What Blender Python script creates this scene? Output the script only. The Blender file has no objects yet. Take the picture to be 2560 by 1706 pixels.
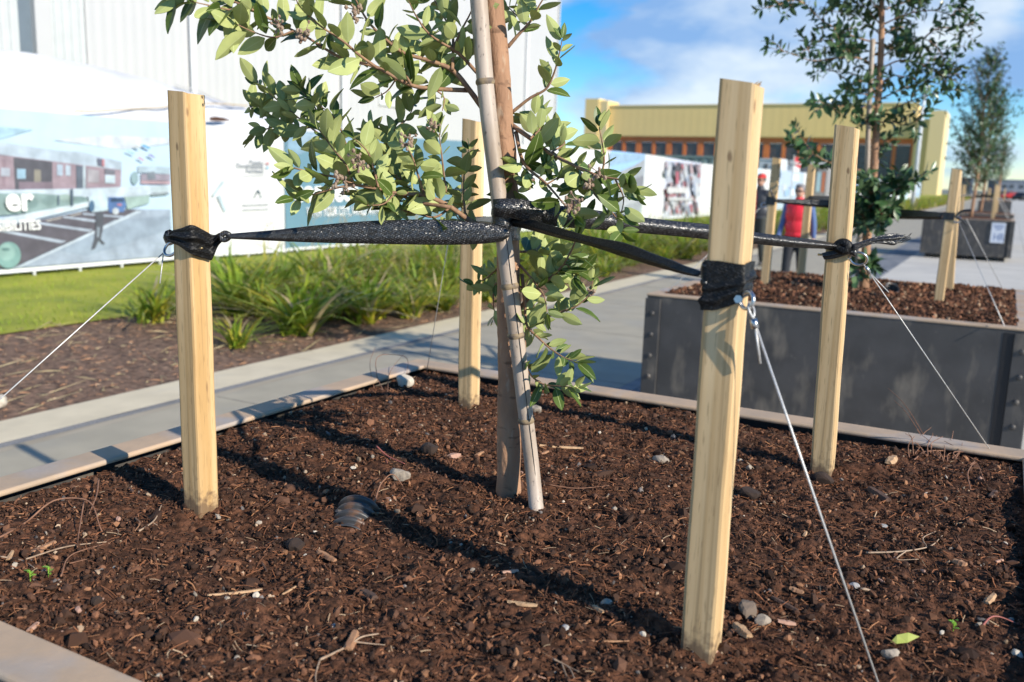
import bpy, math, random
import numpy as np
from mathutils import Matrix, Vector
rng = np.random.default_rng(7); random.seed(7)
R = math.radians
scn = bpy.context.scene

# ------------------------------------------------------------------ camera, sky, sun, exposure
FPX, YAW, PIT, ROL, CZ = 2238.65, 0.49628, 0.18323, 0.03156, 1.67      # focal length in px of a 2560 px wide frame
fw = np.array([-math.sin(YAW)*math.cos(PIT), math.cos(YAW)*math.cos(PIT), -math.sin(PIT)])
r0 = np.array([math.cos(YAW), math.sin(YAW), 0.0]); u0 = np.cross(r0, fw)
CR = r0*math.cos(ROL)+u0*math.sin(ROL); CU = -r0*math.sin(ROL)+u0*math.cos(ROL)
EYE = np.array([0, 0, CZ])
cam = bpy.data.cameras.new('camera'); camo = bpy.data.objects.new('camera', cam)
scn.collection.objects.link(camo); scn.camera = camo
camo.matrix_world = Matrix(((CR[0], CU[0], -fw[0], 0), (CR[1], CU[1], -fw[1], 0), (CR[2], CU[2], -fw[2], CZ), (0, 0, 0, 1)))
cam.sensor_width = 23.5; cam.lens = FPX/2560*23.5; cam.clip_start = .05; cam.clip_end = 3000
cam.dof.use_dof = True; cam.dof.focus_distance = 1.9; cam.dof.aperture_fstop = 2.6

SUN_EL, SUN_AZ = R(26.5), math.atan2(1, -.22)
w = bpy.data.worlds.new('World'); scn.world = w; w.use_nodes = True
nt = w.node_tree; N = nt.nodes; LK = nt.links; N.clear()
def wn(t, **k):
    n = N.new(t)
    for a, b in k.items(): setattr(n, a, b)
    return n
wout = wn('ShaderNodeOutputWorld'); sky = wn('ShaderNodeTexSky', sky_type='NISHITA', sun_disc=False)
sky.sun_elevation = SUN_EL; sky.sun_rotation = SUN_AZ; sky.air_density = 1.0; sky.altitude = 1200; sky.dust_density = .1; sky.ozone_density = 4.0
bg1 = wn('ShaderNodeBackground'); bg1.inputs[1].default_value = .12
bg2 = wn('ShaderNodeBackground'); bg2.inputs[1].default_value = .70
tc = wn('ShaderNodeTexCoord'); mp = wn('ShaderNodeMapping'); mp.inputs['Scale'].default_value = (1, 1, 2.2)
mp.inputs['Location'].default_value = (.35, .1, .2)
LK.new(tc.outputs['Generated'], mp.inputs['Vector'])
nz = wn('ShaderNodeTexNoise'); nz.inputs['Scale'].default_value = 4.2; nz.inputs['Detail'].default_value = 7; nz.inputs['Roughness'].default_value = .52; nz.inputs['Distortion'].default_value = .25
nz2 = wn('ShaderNodeTexNoise'); nz2.inputs['Scale'].default_value = 5.5; nz2.inputs['Detail'].default_value = 5
LK.new(mp.outputs[0], nz.inputs['Vector']); LK.new(mp.outputs[0], nz2.inputs['Vector'])
cr1 = wn('ShaderNodeValToRGB'); cr1.color_ramp.elements[0].position = .485; cr1.color_ramp.elements[1].position = .585
cr2 = wn('ShaderNodeValToRGB'); cr2.color_ramp.elements[0].position = .40; cr2.color_ramp.elements[1].position = .62
cr2.color_ramp.elements[0].color = (.27, .46, .80, 1); cr2.color_ramp.elements[1].color = (.84, .93, 1., 1)
LK.new(nz.outputs[0], cr1.inputs[0]); LK.new(nz2.outputs[0], cr2.inputs[0])
LK.new(cr2.outputs[0], bg2.inputs[0]); hs = wn('ShaderNodeHueSaturation'); hs.inputs['Saturation'].default_value = 1.4; LK.new(sky.outputs[0], hs.inputs['Color']); LK.new(hs.outputs[0], bg1.inputs[0])
mx = wn('ShaderNodeMixShader'); mfac = wn('ShaderNodeMath', operation='MULTIPLY'); mfac.inputs[1].default_value = .85
sx = wn('ShaderNodeSeparateXYZ'); LK.new(tc.outputs['Generated'], sx.inputs[0])
fade = wn('ShaderNodeMapRange'); fade.inputs['From Min'].default_value = .30; fade.inputs['From Max'].default_value = .65; fade.inputs['To Min'].default_value = .9; fade.inputs['To Max'].default_value = .12; LK.new(sx.outputs['Z'], fade.inputs['Value'])
LK.new(cr1.outputs[0], mfac.inputs[0]); LK.new(fade.outputs[0], mfac.inputs[1]); LK.new(mfac.outputs[0], mx.inputs[0])
LK.new(bg1.outputs[0], mx.inputs[1]); LK.new(bg2.outputs[0], mx.inputs[2]); LK.new(mx.outputs[0], wout.inputs[0])

sl = bpy.data.lights.new('sun', 'SUN'); sl.energy = 4.2; sl.angle = R(.53); sl.color = (1, .91, .77)
so = bpy.data.objects.new('sun', sl); scn.collection.objects.link(so)
sd = Vector((math.sin(SUN_AZ)*math.cos(SUN_EL), math.cos(SUN_AZ)*math.cos(SUN_EL), math.sin(SUN_EL)))
so.rotation_euler = sd.to_track_quat('Z', 'Y').to_euler(); so.location = (20, -5, 20)
scn.view_settings.view_transform = 'Standard'; scn.view_settings.look = 'None'
scn.view_settings.exposure = 0.58; scn.view_settings.gamma = 1
scn.cycles.max_bounces = 6; scn.cycles.diffuse_bounces = 3; scn.cycles.glossy_bounces = 3
scn.cycles.transparent_max_bounces = 6; scn.cycles.use_denoising = True; scn.cycles.caustics_reflective = False

# ------------------------------------------------------------------ measuring helpers (survey of the place: where a sight line meets a known plane)
SP = 2560/2353
def ray(x, y): return fw*FPX + CR*(x*SP-1280) - CU*(y*SP-853)
def onZ(x, y, z=0.):
    d = ray(x, y); return EYE+d*((z-CZ)/d[2])
def onY(x, y, Y):
    d = ray(x, y); return EYE+d*(Y/d[1])
def onX(x, y, X):
    d = ray(x, y); return EYE+d*(X/d[0])
HEAD = np.array([-math.sin(YAW), math.cos(YAW), 0])
def onV(x, y, base, off=0.):                                          # upright plane through base, square to the view heading
    d = ray(x, y); b = np.array(base)+HEAD*off
    return EYE+d*(((b-EYE)@HEAD)/(d@HEAD))

# ------------------------------------------------------------------ mesh helpers
WOFF = {}
def V3(v): return np.asarray(v, float)
def root(name, loc, label, cat, group=None):
    o = bpy.data.objects.new(name, None); scn.collection.objects.link(o); o.location = tuple(loc); o.empty_display_size = .1
    o['label'] = label; o['category'] = cat
    if group: o['group'] = group
    WOFF[o.name] = V3(loc); return o
def tag(o, label, cat=None, group=None, kind=None):
    o['label'] = label
    if cat: o['category'] = cat
    if group: o['group'] = group
    if kind: o['kind'] = kind
    return o
def mk(name, verts, faces, mats, parent=None, smooth=False, loc=None, mi=None, uv=None, col=None):
    """one mesh object; verts are world coordinates; faces a list, or an (n,k) array"""
    off = WOFF[parent.name] if parent is not None else (V3(loc) if loc is not None else np.zeros(3))
    v = V3(verts)-off
    me = bpy.data.meshes.new(name)
    if isinstance(faces, np.ndarray):
        n, k = faces.shape
        me.vertices.add(len(v)); me.vertices.foreach_set('co', v.ravel())
        me.loops.add(n*k); me.loops.foreach_set('vertex_index', faces.astype(np.int32).ravel())
        me.polygons.add(n); me.polygons.foreach_set('loop_start', np.arange(0, n*k, k, dtype=np.int32))
        try: me.polygons.foreach_set('loop_total', np.full(n, k, dtype=np.int32))
        except Exception: pass
        me.update(calc_edges=True); me.validate()
    else:
        me.from_pydata([tuple(p) for p in v], [], [tuple(int(i) for i in f) for f in faces]); me.update()
    for m in (mats if isinstance(mats, (list, tuple)) else [mats]): me.materials.append(m)
    if mi is not None: me.polygons.foreach_set('material_index', np.asarray(mi, dtype=np.int32))
    me.polygons.foreach_set('use_smooth', np.full(len(me.polygons), bool(smooth)))
    if uv is not None:
        l = me.uv_layers.new(name='UVMap'); li = np.empty(len(me.loops), dtype=np.int32); me.loops.foreach_get('vertex_index', li)
        l.data.foreach_set('uv', V3(uv)[li].ravel())
    if col is not None:
        a = me.color_attributes.new('Col', 'FLOAT_COLOR', 'POINT')
        c = np.ones((len(v), 4)); c[:, :3] = col; a.data.foreach_set('color', c.ravel().astype(np.float32))
    o = bpy.data.objects.new(name, me); scn.collection.objects.link(o)
    if parent is not None:
        o.parent = parent; WOFF[o.name] = off
    else:
        o.location = tuple(off); WOFF[o.name] = off
    return o
class MB:
    def __init__(s): s.v = []; s.f = []; s.m = []; s.n = 0
    def add(s, v, f, m=0):
        s.v += [tuple(p) for p in v]; s.f += [tuple(i+s.n for i in q) for q in f]; s.m += [m]*len(f); s.n += len(v)
    def box(s, lo, hi, m=0):
        x0, y0, z0 = lo; x1, y1, z1 = hi
        s.add([(x0,y0,z0),(x1,y0,z0),(x1,y1,z0),(x0,y1,z0),(x0,y0,z1),(x1,y0,z1),(x1,y1,z1),(x0,y1,z1)],
              [(0,3,2,1),(4,5,6,7),(0,1,5,4),(1,2,6,5),(2,3,7,6),(3,0,4,7)], m)
    def tube(s, pts, rad, seg=8, m=0, cap=True):
        v, f = tube(pts, rad, seg, cap); s.add(v, f, m)
    def build(s, name, mats, parent=None, **k):
        return mk(name, s.v, s.f, mats, parent, mi=s.m, **k)
def frame_along(P):
    P = V3(P); T = np.gradient(P, axis=0); T /= np.linalg.norm(T, axis=1)[:, None]+1e-12
    up = np.array([0, 0, 1.]) if abs(T[0][2]) < .9 else np.array([1., 0, 0])
    a = np.cross(T[0], up); a /= np.linalg.norm(a); A = [a]
    for t in T[1:]:
        a = A[-1]-t*(A[-1]@t); a /= np.linalg.norm(a)+1e-12; A.append(a)
    A = V3(A); B = np.cross(T, A); return T, A, B
def tube(pts, rad, seg=8, cap=True):
    P = V3(pts); n = len(P); rad = np.broadcast_to(V3(rad), (n,)); T, A, B = frame_along(P)
    th = np.linspace(0, 2*math.pi, seg, endpoint=False)
    v = (P[:, None]+rad[:, None, None]*(np.cos(th)[None, :, None]*A[:, None]+np.sin(th)[None, :, None]*B[:, None])).reshape(-1, 3)
    f = [(i*seg+j, i*seg+(j+1) % seg, (i+1)*seg+(j+1) % seg, (i+1)*seg+j) for i in range(n-1) for j in range(seg)]
    if cap: f += [tuple(range(seg-1, -1, -1)), tuple((n-1)*seg+j for j in range(seg))]
    return v, f
def smooth_path(P, n):
    P = V3(P)
    if len(P) < 3:
        t = np.linspace(0, 1, n)[:, None]; return P[0]*(1-t)+P[-1]*t
    d = np.r_[0, np.cumsum(np.linalg.norm(np.diff(P[:, :3], axis=0), axis=1)+1e-9)]
    m = np.gradient(P, d, axis=0); s = np.linspace(0, d[-1], n); out = []
    for q in s:
        i = min(np.searchsorted(d, q, side='right')-1, len(P)-2); h = d[i+1]-d[i]; t = (q-d[i])/h
        out.append((2*t**3-3*t*t+1)*P[i]+(t**3-2*t*t+t)*h*m[i]+(-2*t**3+3*t*t)*P[i+1]+(t**3-t*t)*h*m[i+1])
    return V3(out)
def bevel(o, wd, seg=2):
    m = o.modifiers.new('bevel', 'BEVEL'); m.width = wd; m.segments = seg; m.limit_method = 'ANGLE'; return o
def vnoise(x, y, seed):
    g = np.random.default_rng(seed).random((256, 256)); xi = np.floor(x).astype(int); yi = np.floor(y).astype(int)
    fx = x-xi; fy = y-yi; fx = fx*fx*(3-2*fx); fy = fy*fy*(3-2*fy); xi %= 256; yi %= 256; x1 = (xi+1) % 256; y1 = (yi+1) % 256
    return (g[xi, yi]*(1-fx)+g[x1, yi]*fx)*(1-fy)+(g[xi, y1]*(1-fx)+g[x1, y1]*fx)*fy-.5
def fbm(x, y, fr, octs, seed, gain=.5):
    s = 0; a = 1
    for k in range(octs): s = s+a*vnoise(x*fr+17*k+50, y*fr+31*k+50, seed+k); a *= gain; fr *= 2
    return s
def unit(v): v = V3(v); return v/(np.linalg.norm(v)+1e-12)

# ------------------------------------------------------------------ materials
def mat(name, c, c2=None, scale=5., rough=.6, bump=0., bscale=None, stretch=(1, 1, 1), metal=0., spec=.5, lo=.35, hi=.65, detail=4, attr=False, bdist=.01, coat=0., dist=0.):
    m = bpy.data.materials.new(name); m.use_nodes = True; t = m.node_tree; n = t.nodes; b = n['Principled BSDF']
    b.inputs['Roughness'].default_value = rough; b.inputs['Metallic'].default_value = metal; b.inputs['Specular IOR Level'].default_value = spec
    b.inputs['Coat Weight'].default_value = coat
    b.inputs['Base Color'].default_value = (*c, 1)
    tcn = n.new('ShaderNodeTexCoord'); mpn = n.new('ShaderNodeMapping'); mpn.inputs['Scale'].default_value = stretch
    t.links.new(tcn.outputs['Object'], mpn.inputs['Vector'])
    if attr:
        a = n.new('ShaderNodeAttribute'); a.attribute_name = 'Col'; t.links.new(a.outputs['Color'], b.inputs['Base Color'])
    elif c2 is not None:
        z = n.new('ShaderNodeTexNoise'); z.inputs['Scale'].default_value = scale; z.inputs['Detail'].default_value = detail; z.inputs['Distortion'].default_value = dist
        r = n.new('ShaderNodeValToRGB'); r.color_ramp.elements[0].position = lo; r.color_ramp.elements[1].position = hi
        r.color_ramp.elements[0].color = (*c, 1); r.color_ramp.elements[1].color = (*c2, 1)
        t.links.new(mpn.outputs[0], z.inputs['Vector']); t.links.new(z.outputs[0], r.inputs[0]); t.links.new(r.outputs[0], b.inputs['Base Color'])
    if bump:
        z = n.new('ShaderNodeTexNoise'); z.inputs['Scale'].default_value = bscale or scale; z.inputs['Detail'].default_value = 5
        t.links.new(mpn.outputs[0], z.inputs['Vector']); bn = n.new('ShaderNodeBump'); bn.inputs['Strength'].default_value = bump; bn.inputs['Distance'].default_value = bdist
        t.links.new(z.outputs[0], bn.inputs['Height']); t.links.new(bn.outputs[0], b.inputs['Normal'])
    return m
def over(m, c, scale, lo, hi, stretch=(1, 1, 1), detail=5, amount=1.):
    """stains / dust laid over a material's own colour, with a shape of their own"""
    t = m.node_tree; n = t.nodes; b = n['Principled BSDF']; bc = b.inputs['Base Color']
    mixn = n.new('ShaderNodeMix'); mixn.data_type = 'RGBA'
    if bc.links: t.links.new(bc.links[0].from_socket, mixn.inputs['A'])
    else: mixn.inputs['A'].default_value = bc.default_value
    mixn.inputs['B'].default_value = (*c, 1)
    tcn = n.new('ShaderNodeTexCoord'); mpn = n.new('ShaderNodeMapping'); mpn.inputs['Scale'].default_value = stretch; mpn.inputs['Location'].default_value = (scale*.37, 1.3, 4.1)
    z = n.new('ShaderNodeTexNoise'); z.inputs['Scale'].default_value = scale; z.inputs['Detail'].default_value = detail
    r = n.new('ShaderNodeMapRange'); r.inputs['From Min'].default_value = lo; r.inputs['From Max'].default_value = hi; r.inputs['To Max'].default_value = amount
    t.links.new(tcn.outputs['Object'], mpn.inputs['Vector']); t.links.new(mpn.outputs[0], z.inputs['Vector']); t.links.new(z.outputs[0], r.inputs['Value'])
    t.links.new(r.outputs[0], mixn.inputs['Factor']); t.links.new(mixn.outputs['Result'], bc)
    return m
M = {}
def wood(name, c1, c2, seed):
    m = mat(name, c1, c2, scale=1., stretch=(64, 64, 1.1), rough=.66, bump=.10, lo=.30, hi=.66, bdist=.004, detail=4, dist=.5)
    over(m, tuple(x*.60 for x in c2), 1., .56, .70, stretch=(150, 150, 1.6), detail=3, amount=.6)
    over(m, tuple(x*.70 for x in c2), 3., .55, .75, stretch=(1, 1, .6), detail=4, amount=.45)
    over(m, tuple(x*.5 for x in c2), 1., .64, .70, stretch=(420, 420, 26), detail=1, amount=.5)
    over(m, (.20, .11, .05), 1., .715, .74, stretch=(26, 26, 13), detail=1, amount=.75)
    t = m.node_tree; n = t.nodes; bs = n['Principled BSDF']; bc = bs.inputs['Base Color']
    mixn = n.new('ShaderNodeMix'); mixn.data_type = 'RGBA'; t.links.new(bc.links[0].from_socket, mixn.inputs['A']); mixn.inputs['B'].default_value = (.10, .06, .04, 1)
    tcn = n.new('ShaderNodeTexCoord'); se = n.new('ShaderNodeSeparateXYZ'); t.links.new(tcn.outputs['Object'], se.inputs[0])
    z = n.new('ShaderNodeTexNoise'); z.inputs['Scale'].default_value = 60; z.inputs['Detail'].default_value = 5; t.links.new(tcn.outputs['Object'], z.inputs['Vector'])
    r1 = n.new('ShaderNodeMapRange'); r1.inputs['From Min'].default_value = .11; r1.inputs['From Max'].default_value = -.01; r1.inputs['To Max'].default_value = .62; t.links.new(se.outputs['Z'], r1.inputs['Value'])
    ad = n.new('ShaderNodeMath'); ad.operation = 'ADD'; t.links.new(r1.outputs[0], ad.inputs[0]); t.links.new(z.outputs[0], ad.inputs[1])
    r2 = n.new('ShaderNodeMapRange'); r2.inputs['From Min'].default_value = .74; r2.inputs['From Max'].default_value = .98; r2.inputs['To Max'].default_value = .75; t.links.new(ad.outputs[0], r2.inputs['Value'])
    t.links.new(r2.outputs[0], mixn.inputs['Factor']); t.links.new(mixn.outputs['Result'], bc)
    return m
M['stakeA'] = wood('pale_pine', (.74, .545, .305), (.57, .375, .175), 1)
M['stakeB'] = wood('yellow_pine', (.71, .50, .26), (.55, .34, .14), 2)
M['steel'] = over(mat('dark_steel', (.052, .049, .047), (.074, .070, .068), 6, .5, .08, 40), (.27, .23, .18), 7, .52, .80, (1.6, 1.6, .6), 8, .7)
over(M['steel'], (.26, .23, .20), 30, .66, .78, (1, 1, .7), 5, .28)
M['rim'] = over(mat('dusty_steel', (.52, .37, .245), (.41, .31, .22), 9, .75, .1, 60), (.36, .36, .37), 4, .52, .68, (1, 1, 1), 6, .75)
M['rubber'] = mat('black_rubber', (.012, .012, .012), rough=.8)
M['steelbright'] = mat('galvanised', (.62, .62, .62), (.5, .5, .5), 60, .28, metal=1.)
M['cable'] = mat('cable_steel', (.75, .74, .72), (.40, .40, .39), 900, .4, metal=.35, lo=.4, hi=.6)
M['brass'] = mat('brass', (.5, .36, .18), rough=.35, metal=1)
def strapmat(amp=.5, c1=.03, c2=.15, nm='woven_strap'):
    m = mat(nm, (.03, .03, .033), rough=.34, spec=.8); t = m.node_tree; n = t.nodes; b = n['Principled BSDF']
    uvn = n.new('ShaderNodeUVMap'); mpn = n.new('ShaderNodeMapping'); mpn.inputs['Rotation'].default_value = (0, 0, R(22)); mpn.inputs['Scale'].default_value = (1, 1, 1)
    t.links.new(uvn.outputs[0], mpn.inputs['Vector'])
    br = n.new('ShaderNodeTexBrick'); br.inputs['Scale'].default_value = 1.; br.inputs['Brick Width'].default_value = .0058; br.inputs['Row Height'].default_value = .0034; br.inputs['Mortar Size'].default_value = .0009; br.inputs['Bias'].default_value = -.35
    br.inputs['Color1'].default_value = (c1, c1, c1*1.05, 1); br.inputs['Color2'].default_value = (c2, c2, c2*1.05, 1); br.inputs['Mortar'].default_value = (.004, .004, .004, 1)  # weave pattern; paler threads also carry the tape's glints in their colour
    t.links.new(mpn.outputs[0], br.inputs['Vector']); t.links.new(br.outputs['Color'], b.inputs['Base Color'])
    mp2 = n.new('ShaderNodeMapping'); mp2.inputs['Scale'].default_value = (420, 640, 1); t.links.new(mpn.outputs[0], mp2.inputs['Vector'])
    v = n.new('ShaderNodeTexVoronoi'); v.inputs['Scale'].default_value = 1.; v.inputs['Randomness'].default_value = .10; v.voronoi_dimensions = '2D'; t.links.new(mp2.outputs[0], v.inputs['Vector'])
    sb = n.new('ShaderNodeVectorMath'); sb.operation = 'SUBTRACT'; sb.inputs[1].default_value = (.5, .5, .5); t.links.new(v.outputs['Color'], sb.inputs[0])
    sc_ = n.new('ShaderNodeVectorMath'); sc_.operation = 'SCALE'; sc_.inputs['Scale'].default_value = amp; t.links.new(sb.outputs[0], sc_.inputs[0])
    ge = n.new('ShaderNodeNewGeometry'); ad = n.new('ShaderNodeVectorMath'); ad.operation = 'ADD'; t.links.new(ge.outputs['Normal'], ad.inputs[0]); t.links.new(sc_.outputs[0], ad.inputs[1])
    no = n.new('ShaderNodeVectorMath'); no.operation = 'NORMALIZE'; t.links.new(ad.outputs[0], no.inputs[0]); t.links.new(no.outputs[0], b.inputs['Normal'])
    return m
M["strap"] = strapmat(.5); M['strapmatt'] = strapmat(.45, .008, .045, 'woven_strap_matt'); M['strapmatt'].node_tree.nodes['Principled BSDF'].inputs['Roughness'].default_value = .55; M['strapmatt'].node_tree.nodes['Principled BSDF'].inputs['Specular IOR Level'].default_value = .35
M['bark'] = over(mat('bark', (.44, .25, .145), (.30, .165, .095), 22, .85, .9, 70, (1, 1, .35), bdist=.006), (.50, .38, .27), 60, .62, .72, (1, 1, .3), 3, .7)
over(M['bark'], (.13, .07, .04), 26, .60, .70, (1, 1, 2.6), 4, .7)
M['twig'] = mat('twig', (.34, .20, .11), (.20, .11, .07), 90, .75)
M['leaftop'] = mat('leaf_upper', (.075, .125, .026), (.120, .175, .036), 14, .42, spec=.4)
M['leafbot'] = mat('leaf_under', (.52, .57, .22), (.40, .46, .17), 18, .6, spec=.25)
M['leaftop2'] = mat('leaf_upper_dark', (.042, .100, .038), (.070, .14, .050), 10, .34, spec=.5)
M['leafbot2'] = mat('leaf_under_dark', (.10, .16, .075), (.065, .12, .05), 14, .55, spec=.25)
M['rib'] = mat('leaf_midrib', (.50, .56, .26), rough=.55)
def glow(m, c, f):
    t = m.node_tree; n = t.nodes; b = n['Principled BSDF']; o = [x for x in n if x.type == 'OUTPUT_MATERIAL'][0]
    tr = n.new('ShaderNodeBsdfTranslucent'); tr.inputs[0].default_value = (*c, 1); mxs = n.new('ShaderNodeMixShader'); mxs.inputs[0].default_value = f
    t.links.new(b.outputs[0], mxs.inputs[1]); t.links.new(tr.outputs[0], mxs.inputs[2]); t.links.new(mxs.outputs[0], o.inputs[0])
glow(M['leaftop'], (.30, .45, .06), .22); glow(M['leafbot'], (.40, .52, .10), .22)
M['caps'] = mat('seed_capsules', (.22, .13, .09), (.36, .28, .20), 120, .85, .3, 200)
M['cane'] = over(mat('bamboo', (.47, .39, .32), (.36, .28, .21), 20, .5, .15, 60, (1, 1, .3)), (.10, .08, .07), 130, .62, .74, (1, 1, .5), 2, .75)
M['canering'] = mat('bamboo_ring', (.13, .10, .08), (.34, .25, .14), 60, .7)
M['soil'] = mat('soil', (.031, .0155, .0095), (.155, .069, .038), 70, .95, .55, 240, spec=.15, detail=8, bdist=.006)
over(M['soil'], (.030, .018, .013), 5.5, .50, .66, (1, 1, 1), 4, .55)
M['crumb'] = mat('crumbs', (.1, .06, .04), rough=.9, attr=True, spec=.2)
M['soil2'] = mat('bark_mulch_soil', (.045, .022, .014), (.16, .072, .042), 45, .95, .9, 120, spec=.15, detail=6, bdist=.01)
M['stone'] = mat('pale_stone', (.40, .34, .27), (.24, .20, .16), 40, .85, .4, 90)
M['chip'] = mat('wood_chip', (.42, .23, .12), (.30, .15, .08), 40, .8, .3, 120, (1, 1, 1))
M['chiptan'] = mat('wood_chip_tan', (.55, .36, .20), (.40, .24, .13), 50, .8, .3, 120)
M['chipdark'] = mat('wood_chip_dark', (.13, .07, .045), (.08, .045, .03), 50, .8, .3, 120)
M['root'] = mat('dry_root', (.30, .15, .09), (.20, .10, .06), 80, .85)
M['rootpale'] = mat('pale_root', (.44, .32, .22), (.30, .2, .13), 80, .85)
M['sprout'] = mat('sprout', (.22, .42, .04), rough=.5)
M['fallen'] = mat('fallen_leaf', (.45, .48, .12), (.36, .42, .08), 40, .5)
M['pipe'] = over(mat('black_corrugated_plastic', (.050, .050, .052), rough=.45), (.16, .085, .05), 30, .55, .68, (1, 1, 1), 4, .8)
M['concrete'] = over(mat('path_concrete', (.42, .375, .285), (.355, .32, .245), 3, .85, .12, 250, detail=8), (.30, .30, .28), 1.3, .5, .75, (1, 1, 1), 6, .5)
M['kerb'] = over(mat('kerb_concrete', (.69, .60, .43), (.61, .53, .38), 4, .85, .12, 200, detail=7), (.52, .49, .42), 2.0, .58, .75, (1, .3, 1), 6, .5)
M['gutter'] = over(mat('drain_gravel', (.13, .13, .13), (.36, .35, .34), 130, .8, .5, 200), (.12, .11, .09), 7, .5, .7, (1, .2, 1), 4, .6)
M['band'] = over(mat('stained_concrete', (.46, .40, .31), (.33, .28, .20), 3, .85, .1, 200, (1, .25, 1), detail=7), (.20, .17, .12), 5, .52, .72, (1.5, .15, 1), 5, .6)
M['light'] = over(mat('light_concrete', (.60, .57, .51), (.53, .505, .45), 1.2, .85, .1, 200, detail=8), (.42, .41, .39), .8, .48, .72, (1, .5, 1), 8, .6)
M['ground'] = mat('far_ground', (.22, .23, .19), (.18, .19, .15), .2, .95)
M['mulch'] = over(over(mat('bed_mulch', (.075, .043, .029), (.28, .165, .105), 14, .95, .6, 60, detail=8, bdist=.006), (.34, .23, .15), 12, .56, .68, (1, 1, 1), 6, .6), (.035, .022, .016), 30, .54, .64, (1, 1, 1), 4, .7)
M['lawn'] = over(mat('lawn_base', (.25, .29, .025), (.42, .42, .04), 1.4, .9, .6, 60, detail=7, bdist=.02), (.17, .12, .05), 1.6, .66, .78, (1, 1, 1), 5, .7)
M['grass'] = mat('grass', (.25, .34, .025), (.38, .43, .05), 3, .6)
for i, (a, b) in enumerate([((.13, .23, .022), (.32, .40, .035)), ((.36, .36, .03), (.55, .46, .06)), ((.18, .28, .022), (.40, .42, .04)), ((.42, .34, .18), (.58, .47, .27))]):
    M['flax%d' % i] = mat('flax_%d' % i, a, b, 5, .5, spec=.4)
for i in range(4): glow(M['flax%d' % i], [(.2, .35, .03), (.5, .5, .06), (.25, .4, .04), (.5, .4, .2)][i], .3)
glow(M['grass'], (.35, .5, .04), .3)
M['white'] = mat('white_cladding', (.50, .505, .515), (.48, .487, .50), .6, .5)
M['tarp'] = mat('white_tarp', (.62, .63, .65), (.57, .585, .615), 1.2, .45, .35, 1.6, stretch=(1, .5, 1.6), bdist=.12)
M['mustard'] = mat('mustard_cladding', (.86, .64, .27), (.84, .62, .26), .2, .6)
M['mustardl'] = mat('mustard_trim', (.80, .64, .33), rough=.6)
M['orange'] = mat('orange_frame', (.66, .20, .06), (.58, .17, .05), .5, .55)
M['glass'] = mat('window_glass', (.075, .09, .105), (.11, .13, .15), .6, .15, spec=.6)
def flat(name, c, rough=.55, var=.93, **k):
    if name not in M: M[name] = mat(name, c, tuple(x*var for x in c), 3 if var > .9 else 5, rough, detail=4 if var > .9 else 9, **k)
    return M[name]

# ------------------------------------------------------------------ ground, path, kerb, bed, lawn
def sheet(name, pts, z, m, label, kind='structure', cat=None):
    n = len(pts); o = mk(name, [(*p, z) for p in pts], [tuple(range(n))], m); o['kind'] = kind; o['label'] = label
    if cat: o['category'] = cat
    return o
def rect(x0, x1, y0, y1): return [(x0, y0), (x1, y0), (x1, y1), (x0, y1)]
sheet('ground', rect(-1500, 1500, -300, 2500), -.03, M['ground'], 'dull open ground reaching to the horizon')
sheet('footpath', rect(-4.95, -2.6, -6, 300), -.002, M['concrete'], 'grey concrete footpath along the row of planters')
sheet('road', rect(-1.95, 14, -6, 300), 0., M['light'], 'pale concrete paving under and beside the planters')
sheet('gutter', rect(-5.12, -5.03, -6, 300), -.001, M['gutter'], 'gravelly slot drain beside the kerb')
sheet('path_edge', rect(-5.03, -4.95, -6, 300), -.0015, M['band'], 'stained concrete band between drain and footpath')
sheet('garden_bed', rect(-9.3, -5.56, -6, 300), -.01, M['mulch'], 'dark mulch of the garden bed behind the kerb')
sheet('verge', rect(-60, -8.4, -6, 300), 0.004, M['lawn'], 'short green grass in front of the banner fence')
k = MB()
for i in range(60):
    y0 = -6+i*4.0; k.box((-5.56, y0, -.25), (-5.12, y0+3.992, .0))
k.build('kerb', M['kerb'])['kind'] = 'structure'; bpy.data.objects['kerb']['label'] = 'pale concrete kerb strip edging the garden bed'
# brick pavers between footpath and pale paving
pv = MB(); pm = []
for i in range(5):
    for j in range(420):
        x0 = -2.6+i*.13; y0 = 1.0+j*.2+(.1 if i % 2 else 0)
        pv.box((x0+.003, y0+.003, -.08), (x0+.127, y0+.197, -.002+rng.uniform(-.001, .0015)), int(rng.integers(0, 3)))
pv.build('pavers', [flat('paver_a', (.19, .20, .22), .7), flat('paver_b', (.155, .165, .185), .7), flat('paver_c', (.23, .24, .255), .75)])
bpy.data.objects['pavers']['kind'] = 'structure'; bpy.data.objects['pavers']['label'] = 'strip of small grey pavers along the footpath'
# path joints: thin dark saw cuts
jt = MB()
for y in np.arange(-2, 90, 2.2): jt.box((-4.95, y, -.02), (-2.6, y+.007, -.001))
for y in np.arange(-3.1, 120, 2.28): jt.box((-1.95, y, -.02), (14, y+.008, .0012))
for x in (.55, 3.0, 5.5): jt.box((x, -6, -.02), (x+.008, 120, .0011))
jt.build('path_joints', flat('joint', (.09, .09, .085), .9)); bpy.data.objects['path_joints']['kind'] = 'structure'; bpy.data.objects['path_joints']['label'] = 'saw cut joints across the footpath and paving'

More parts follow.
